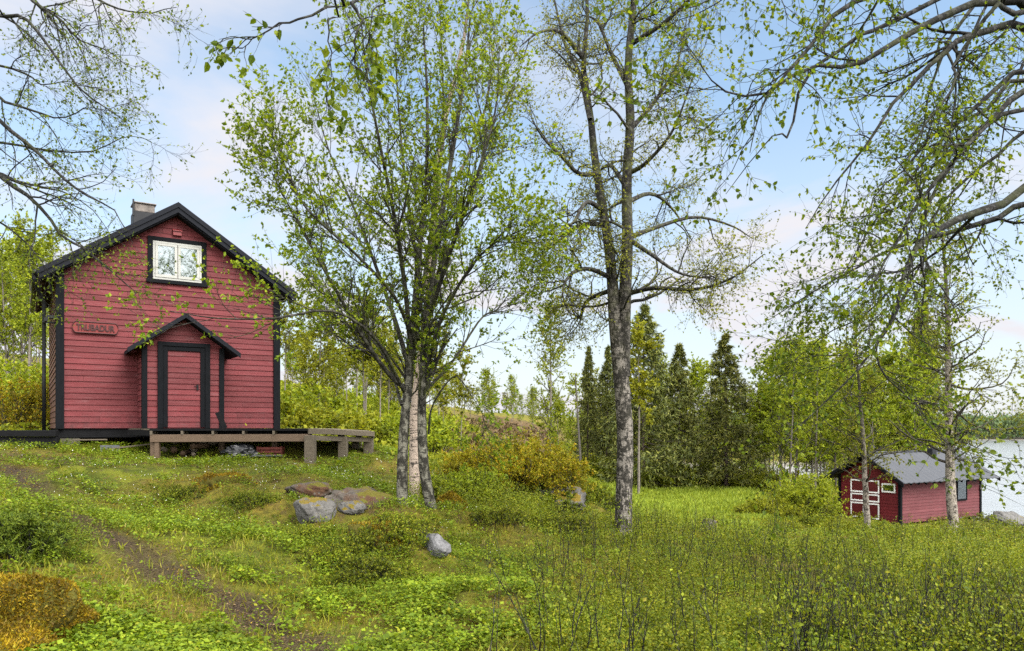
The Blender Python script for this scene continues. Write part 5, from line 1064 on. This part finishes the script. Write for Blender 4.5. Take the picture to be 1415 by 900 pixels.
# --- grass
r, X, Y = scatter(300000, 203, 3.6, 40, 1.2); pat = vnoise(X*.6, Y*.6, 61)*.6+vnoise(X*2.1, Y*2.1, 62)*.4
X, Y, Z = keep(r, X, Y, (1-.8*m_path(X, Y))*(.03+.26*sstep(.46, .66, pat)+.45*sstep(.0, .12, X/Y)*sstep(.40, .55, vnoise(X*.7, Y*.7, 63)))*(1-.7*m_meadow(X, Y))); n = len(X)
sz = r.uniform(.05, .13, n)*(1+.012*Y); wide = 1
v, f = leaves(np.c_[X, Y, Z-.01], np.c_[r.normal(0, .38, n), r.normal(0, .38, n), np.ones(n)], r.normal(size=(n, 3)), sz, BLADE, .7)
gr = link('grass', np_mesh('grass', v, [f], M['grass'])); tag(gr, kind='stuff')
# --- bright meadow grass
r = np.random.default_rng(205); n = 150000; Y = 20*3**r.uniform(0, 1, n); X = r.uniform(.03, .38, n)*Y
X, Y, Z = keep(r, X, Y, m_meadow(X, Y)); n = len(X)
v, f = leaves(np.c_[X, Y, Z-.01], np.c_[r.normal(0, .35, n), r.normal(0, .35, n), np.ones(n)], r.normal(size=(n, 3)), r.uniform(.18, .42, n), BLADE, 2.2)
mg = link('meadow_grass', np_mesh('meadow_grass', v, [f], M['meadow'])); tag(mg, kind='stuff')
# --- bilberry scrub: wiry twigs with small leaves
r, X, Y = scatter(120000, 207, 4.4, 60, 1.25); pat = vnoise(X*.9, Y*.9, 71)*.45+vnoise(X*2.4, Y*2.4, 72)*.3+vnoise(X*5.5, Y*5.5, 74)*.25
X, Y, Z = keep(r, X, Y, bil_w(X, Y)*(.06+1.0*sstep(.43, .57, pat))*(1-.8*m_path(X, Y))); n = len(X); m9 = 13
hgt = (.12+.26*sstep(.36, .7, vnoise(X*.7, Y*.7, 73))+.16*sstep(.0, .25, X/Y)*(1-sstep(9, 13, Y)))*r.uniform(.7, 1.3, n)
t = r.uniform(.12, 1.05, (n, m9)); a = r.uniform(0, 2*np.pi, (n, m9)); lean = r.normal(0, .22, (n, 2)); rad = hgt[:, None]*.34*t*r.uniform(.2, 1, (n, m9))
pos = np.stack([X[:, None]+lean[:, :1]*t*hgt[:, None]+np.cos(a)*rad, Y[:, None]+lean[:, 1:]*t*hgt[:, None]+np.sin(a)*rad, Z[:, None]+t*hgt[:, None]], -1).reshape(-1, 3)
ax = np.stack([np.cos(a), np.sin(a), r.uniform(-.1, 1.0, (n, m9))], -1).reshape(-1, 3)
v, f = leaves(pos, ax, nrm(r.normal(0, .6, (n*m9, 3))+[0, 0, .8]), (np.maximum(.020, .0020*Y)[:, None]*r.uniform(.65, 1.3, (n, m9))).ravel(), LEAF_Q, 1.3)
bl = link('bilberry_scrub', np_mesh('bilberry_scrub', v, [f], M['bilberry'])); tag(bl, kind='stuff')
# --- wiry dark saplings standing out of the scrub
r, X, Y = scatter(6500, 209, 4.8, 24, 1.35); X, Y, Z = keep(r, X, Y, sstep(-.06, .2, X/Y)*(.15+.85*sstep(.42, .6, vnoise(X*.7, Y*.7, 81)))*(1-m_path(X, Y))); n = len(X); K = 7
Hs = r.uniform(.3, .85, n); P = np.empty((n, K, 3)); P[:, 0] = np.c_[X, Y, Z-.02]; d = nrm(np.c_[r.normal(0, .16, (n, 2)), np.ones(n)])
for k in range(1, K): d = nrm(d+np.c_[r.normal(0, .12, (n, 2)), np.full(n, .05)]); P[:, k] = P[:, k-1]+d*(Hs/(K-1))[:, None]
Rr = (.0048*np.linspace(1, .3, K))[None]*r.uniform(.7, 1.3, (n, 1)); L1 = grow(P, Rr, 3.2, .3, .95, 34, .2, 5, .1, (0, 0, .1), .7, r, rmin=.0014)
wt = wood_mesh('twig_undergrowth', [(P, Rr, 4), (*L1, 3)], M['over_bark'])
tw = link('twig_undergrowth', wt); tag(tw, kind='stuff')
v, f = (lambda q: (np.vstack([q[0][0], q[1][0]]), np.vstack([q[0][1], q[1][1]+len(q[0][0])])))([twig_leaves(L1[0], 3.2, .026, r, LEAF_Q, .3, .25), twig_leaves(P, 4, .026, r, LEAF_Q, .5, .25)])
tl = link('undergrowth_leaves', np_mesh('undergrowth_leaves', v, [f], M['bilberry'])); tag(tl, kind='stuff')
# --- moss tufts on the ground
r, X, Y = scatter(170000, 211, 3.6, 26, 1.25); pat = vnoise(X*1.1, Y*1.1, 91)*.6+vnoise(X*3, Y*3, 92)*.4
X, Y, Z = keep(r, X, Y, sstep(.46, .62, pat)*(1-.6*m_path(X, Y))); n = len(X)
v, f = leaves(np.c_[X, Y, Z-.005], np.c_[r.normal(0, .6, (n, 2)), np.ones(n)], r.normal(size=(n, 3)), np.maximum(.022, .0022*Y)*r.uniform(.6, 1.4, n), NEEDLE, 1.5)
ms = link('moss', np_mesh('moss', v, [f], M['moss'])); tag(ms, kind='stuff')
# --- dry leaves on path and between plants
r, X, Y = scatter(60000, 213, 3.4, 20, 1.3); X, Y, Z = keep(r, X, Y, .12+.88*m_path(X, Y)); n = len(X)
v, f = leaves(np.c_[X, Y, Z+.006], np.c_[r.normal(size=(n, 2)), r.normal(0, .25, n)], nrm(r.normal(0, .35, (n, 3))+[0, 0, 1]), np.maximum(.022, .0019*Y)*r.uniform(.5, 1.4, n), LEAF_Q, 1.2)
li_ = link('leaf_litter', np_mesh('leaf_litter', v, [f], M['litter'])); tag(li_, kind='stuff')
# --- tiny white flowers on the slope
r, X, Y = scatter(16000, 215, 6, 20, 1.1); X, Y, Z = keep(r, X, Y, (1-sstep(-.05, .05, X/Y))*sstep(8, 12, Y)*(.15+.85*sstep(.45, .6, vnoise(X*.8, Y*.8, 95)))*(1-m_path(X, Y))*.55); n = len(X)
v, f = leaves(np.c_[X, Y, Z+r.uniform(.06, .13, n)], np.c_[r.normal(size=(n, 2)), r.normal(0, .2, n)], nrm(r.normal(0, .5, (n, 3))+[0, -.4, 1]), .00085*Y*r.uniform(.7, 1.3, n), LEAF_Q, 1.6)
fl = link('white_flowers', np_mesh('white_flowers', v, [f], M['petal'])); tag(fl, kind='stuff')
# --- heather on the brown slopes
r = np.random.default_rng(217); n = 60000; Y = r.uniform(34, 120, n); X = r.uniform(-.85, .14, n)*Y; X, Y, Z = keep(r, X, Y, m_heath(X, Y)*(.3+.7*(vnoise(X*.4, Y*.4, 97) > .4))); n = len(X)
v, f = leaves(np.c_[X, Y, Z-.02], np.c_[r.normal(0, .7, (n, 2)), np.ones(n)], r.normal(size=(n, 3)), r.uniform(.15, .5, n), LEAF_Q, .9)
ht = link('heather', np_mesh('heather', v, [f], M['heather'])); tag(ht, kind='stuff')
# --- low green growth on the hillside
r = np.random.default_rng(219); n = 90000; Y = r.uniform(19, 95, n); X = r.uniform(-.9, .12, n)*Y; X, Y, Z = keep(r, X, Y, (1-m_heath(X, Y))*(.35+.65*(vnoise(X*.3, Y*.3, 99) > .35))); n = len(X)
v, f = leaves(np.c_[X, Y, Z+r.uniform(-.02, .35, n)], np.c_[r.normal(0, .8, (n, 2)), np.ones(n)*.7], r.normal(size=(n, 3)), np.maximum(.1, .0035*Y)*r.uniform(.6, 1.4, n), LEAF_Q, 1.2)
hg = link('hillside_growth', np_mesh('hillside_growth', v, [f], M['hillbirch'])); tag(hg, kind='stuff')
bpy.context.view_layer.update()
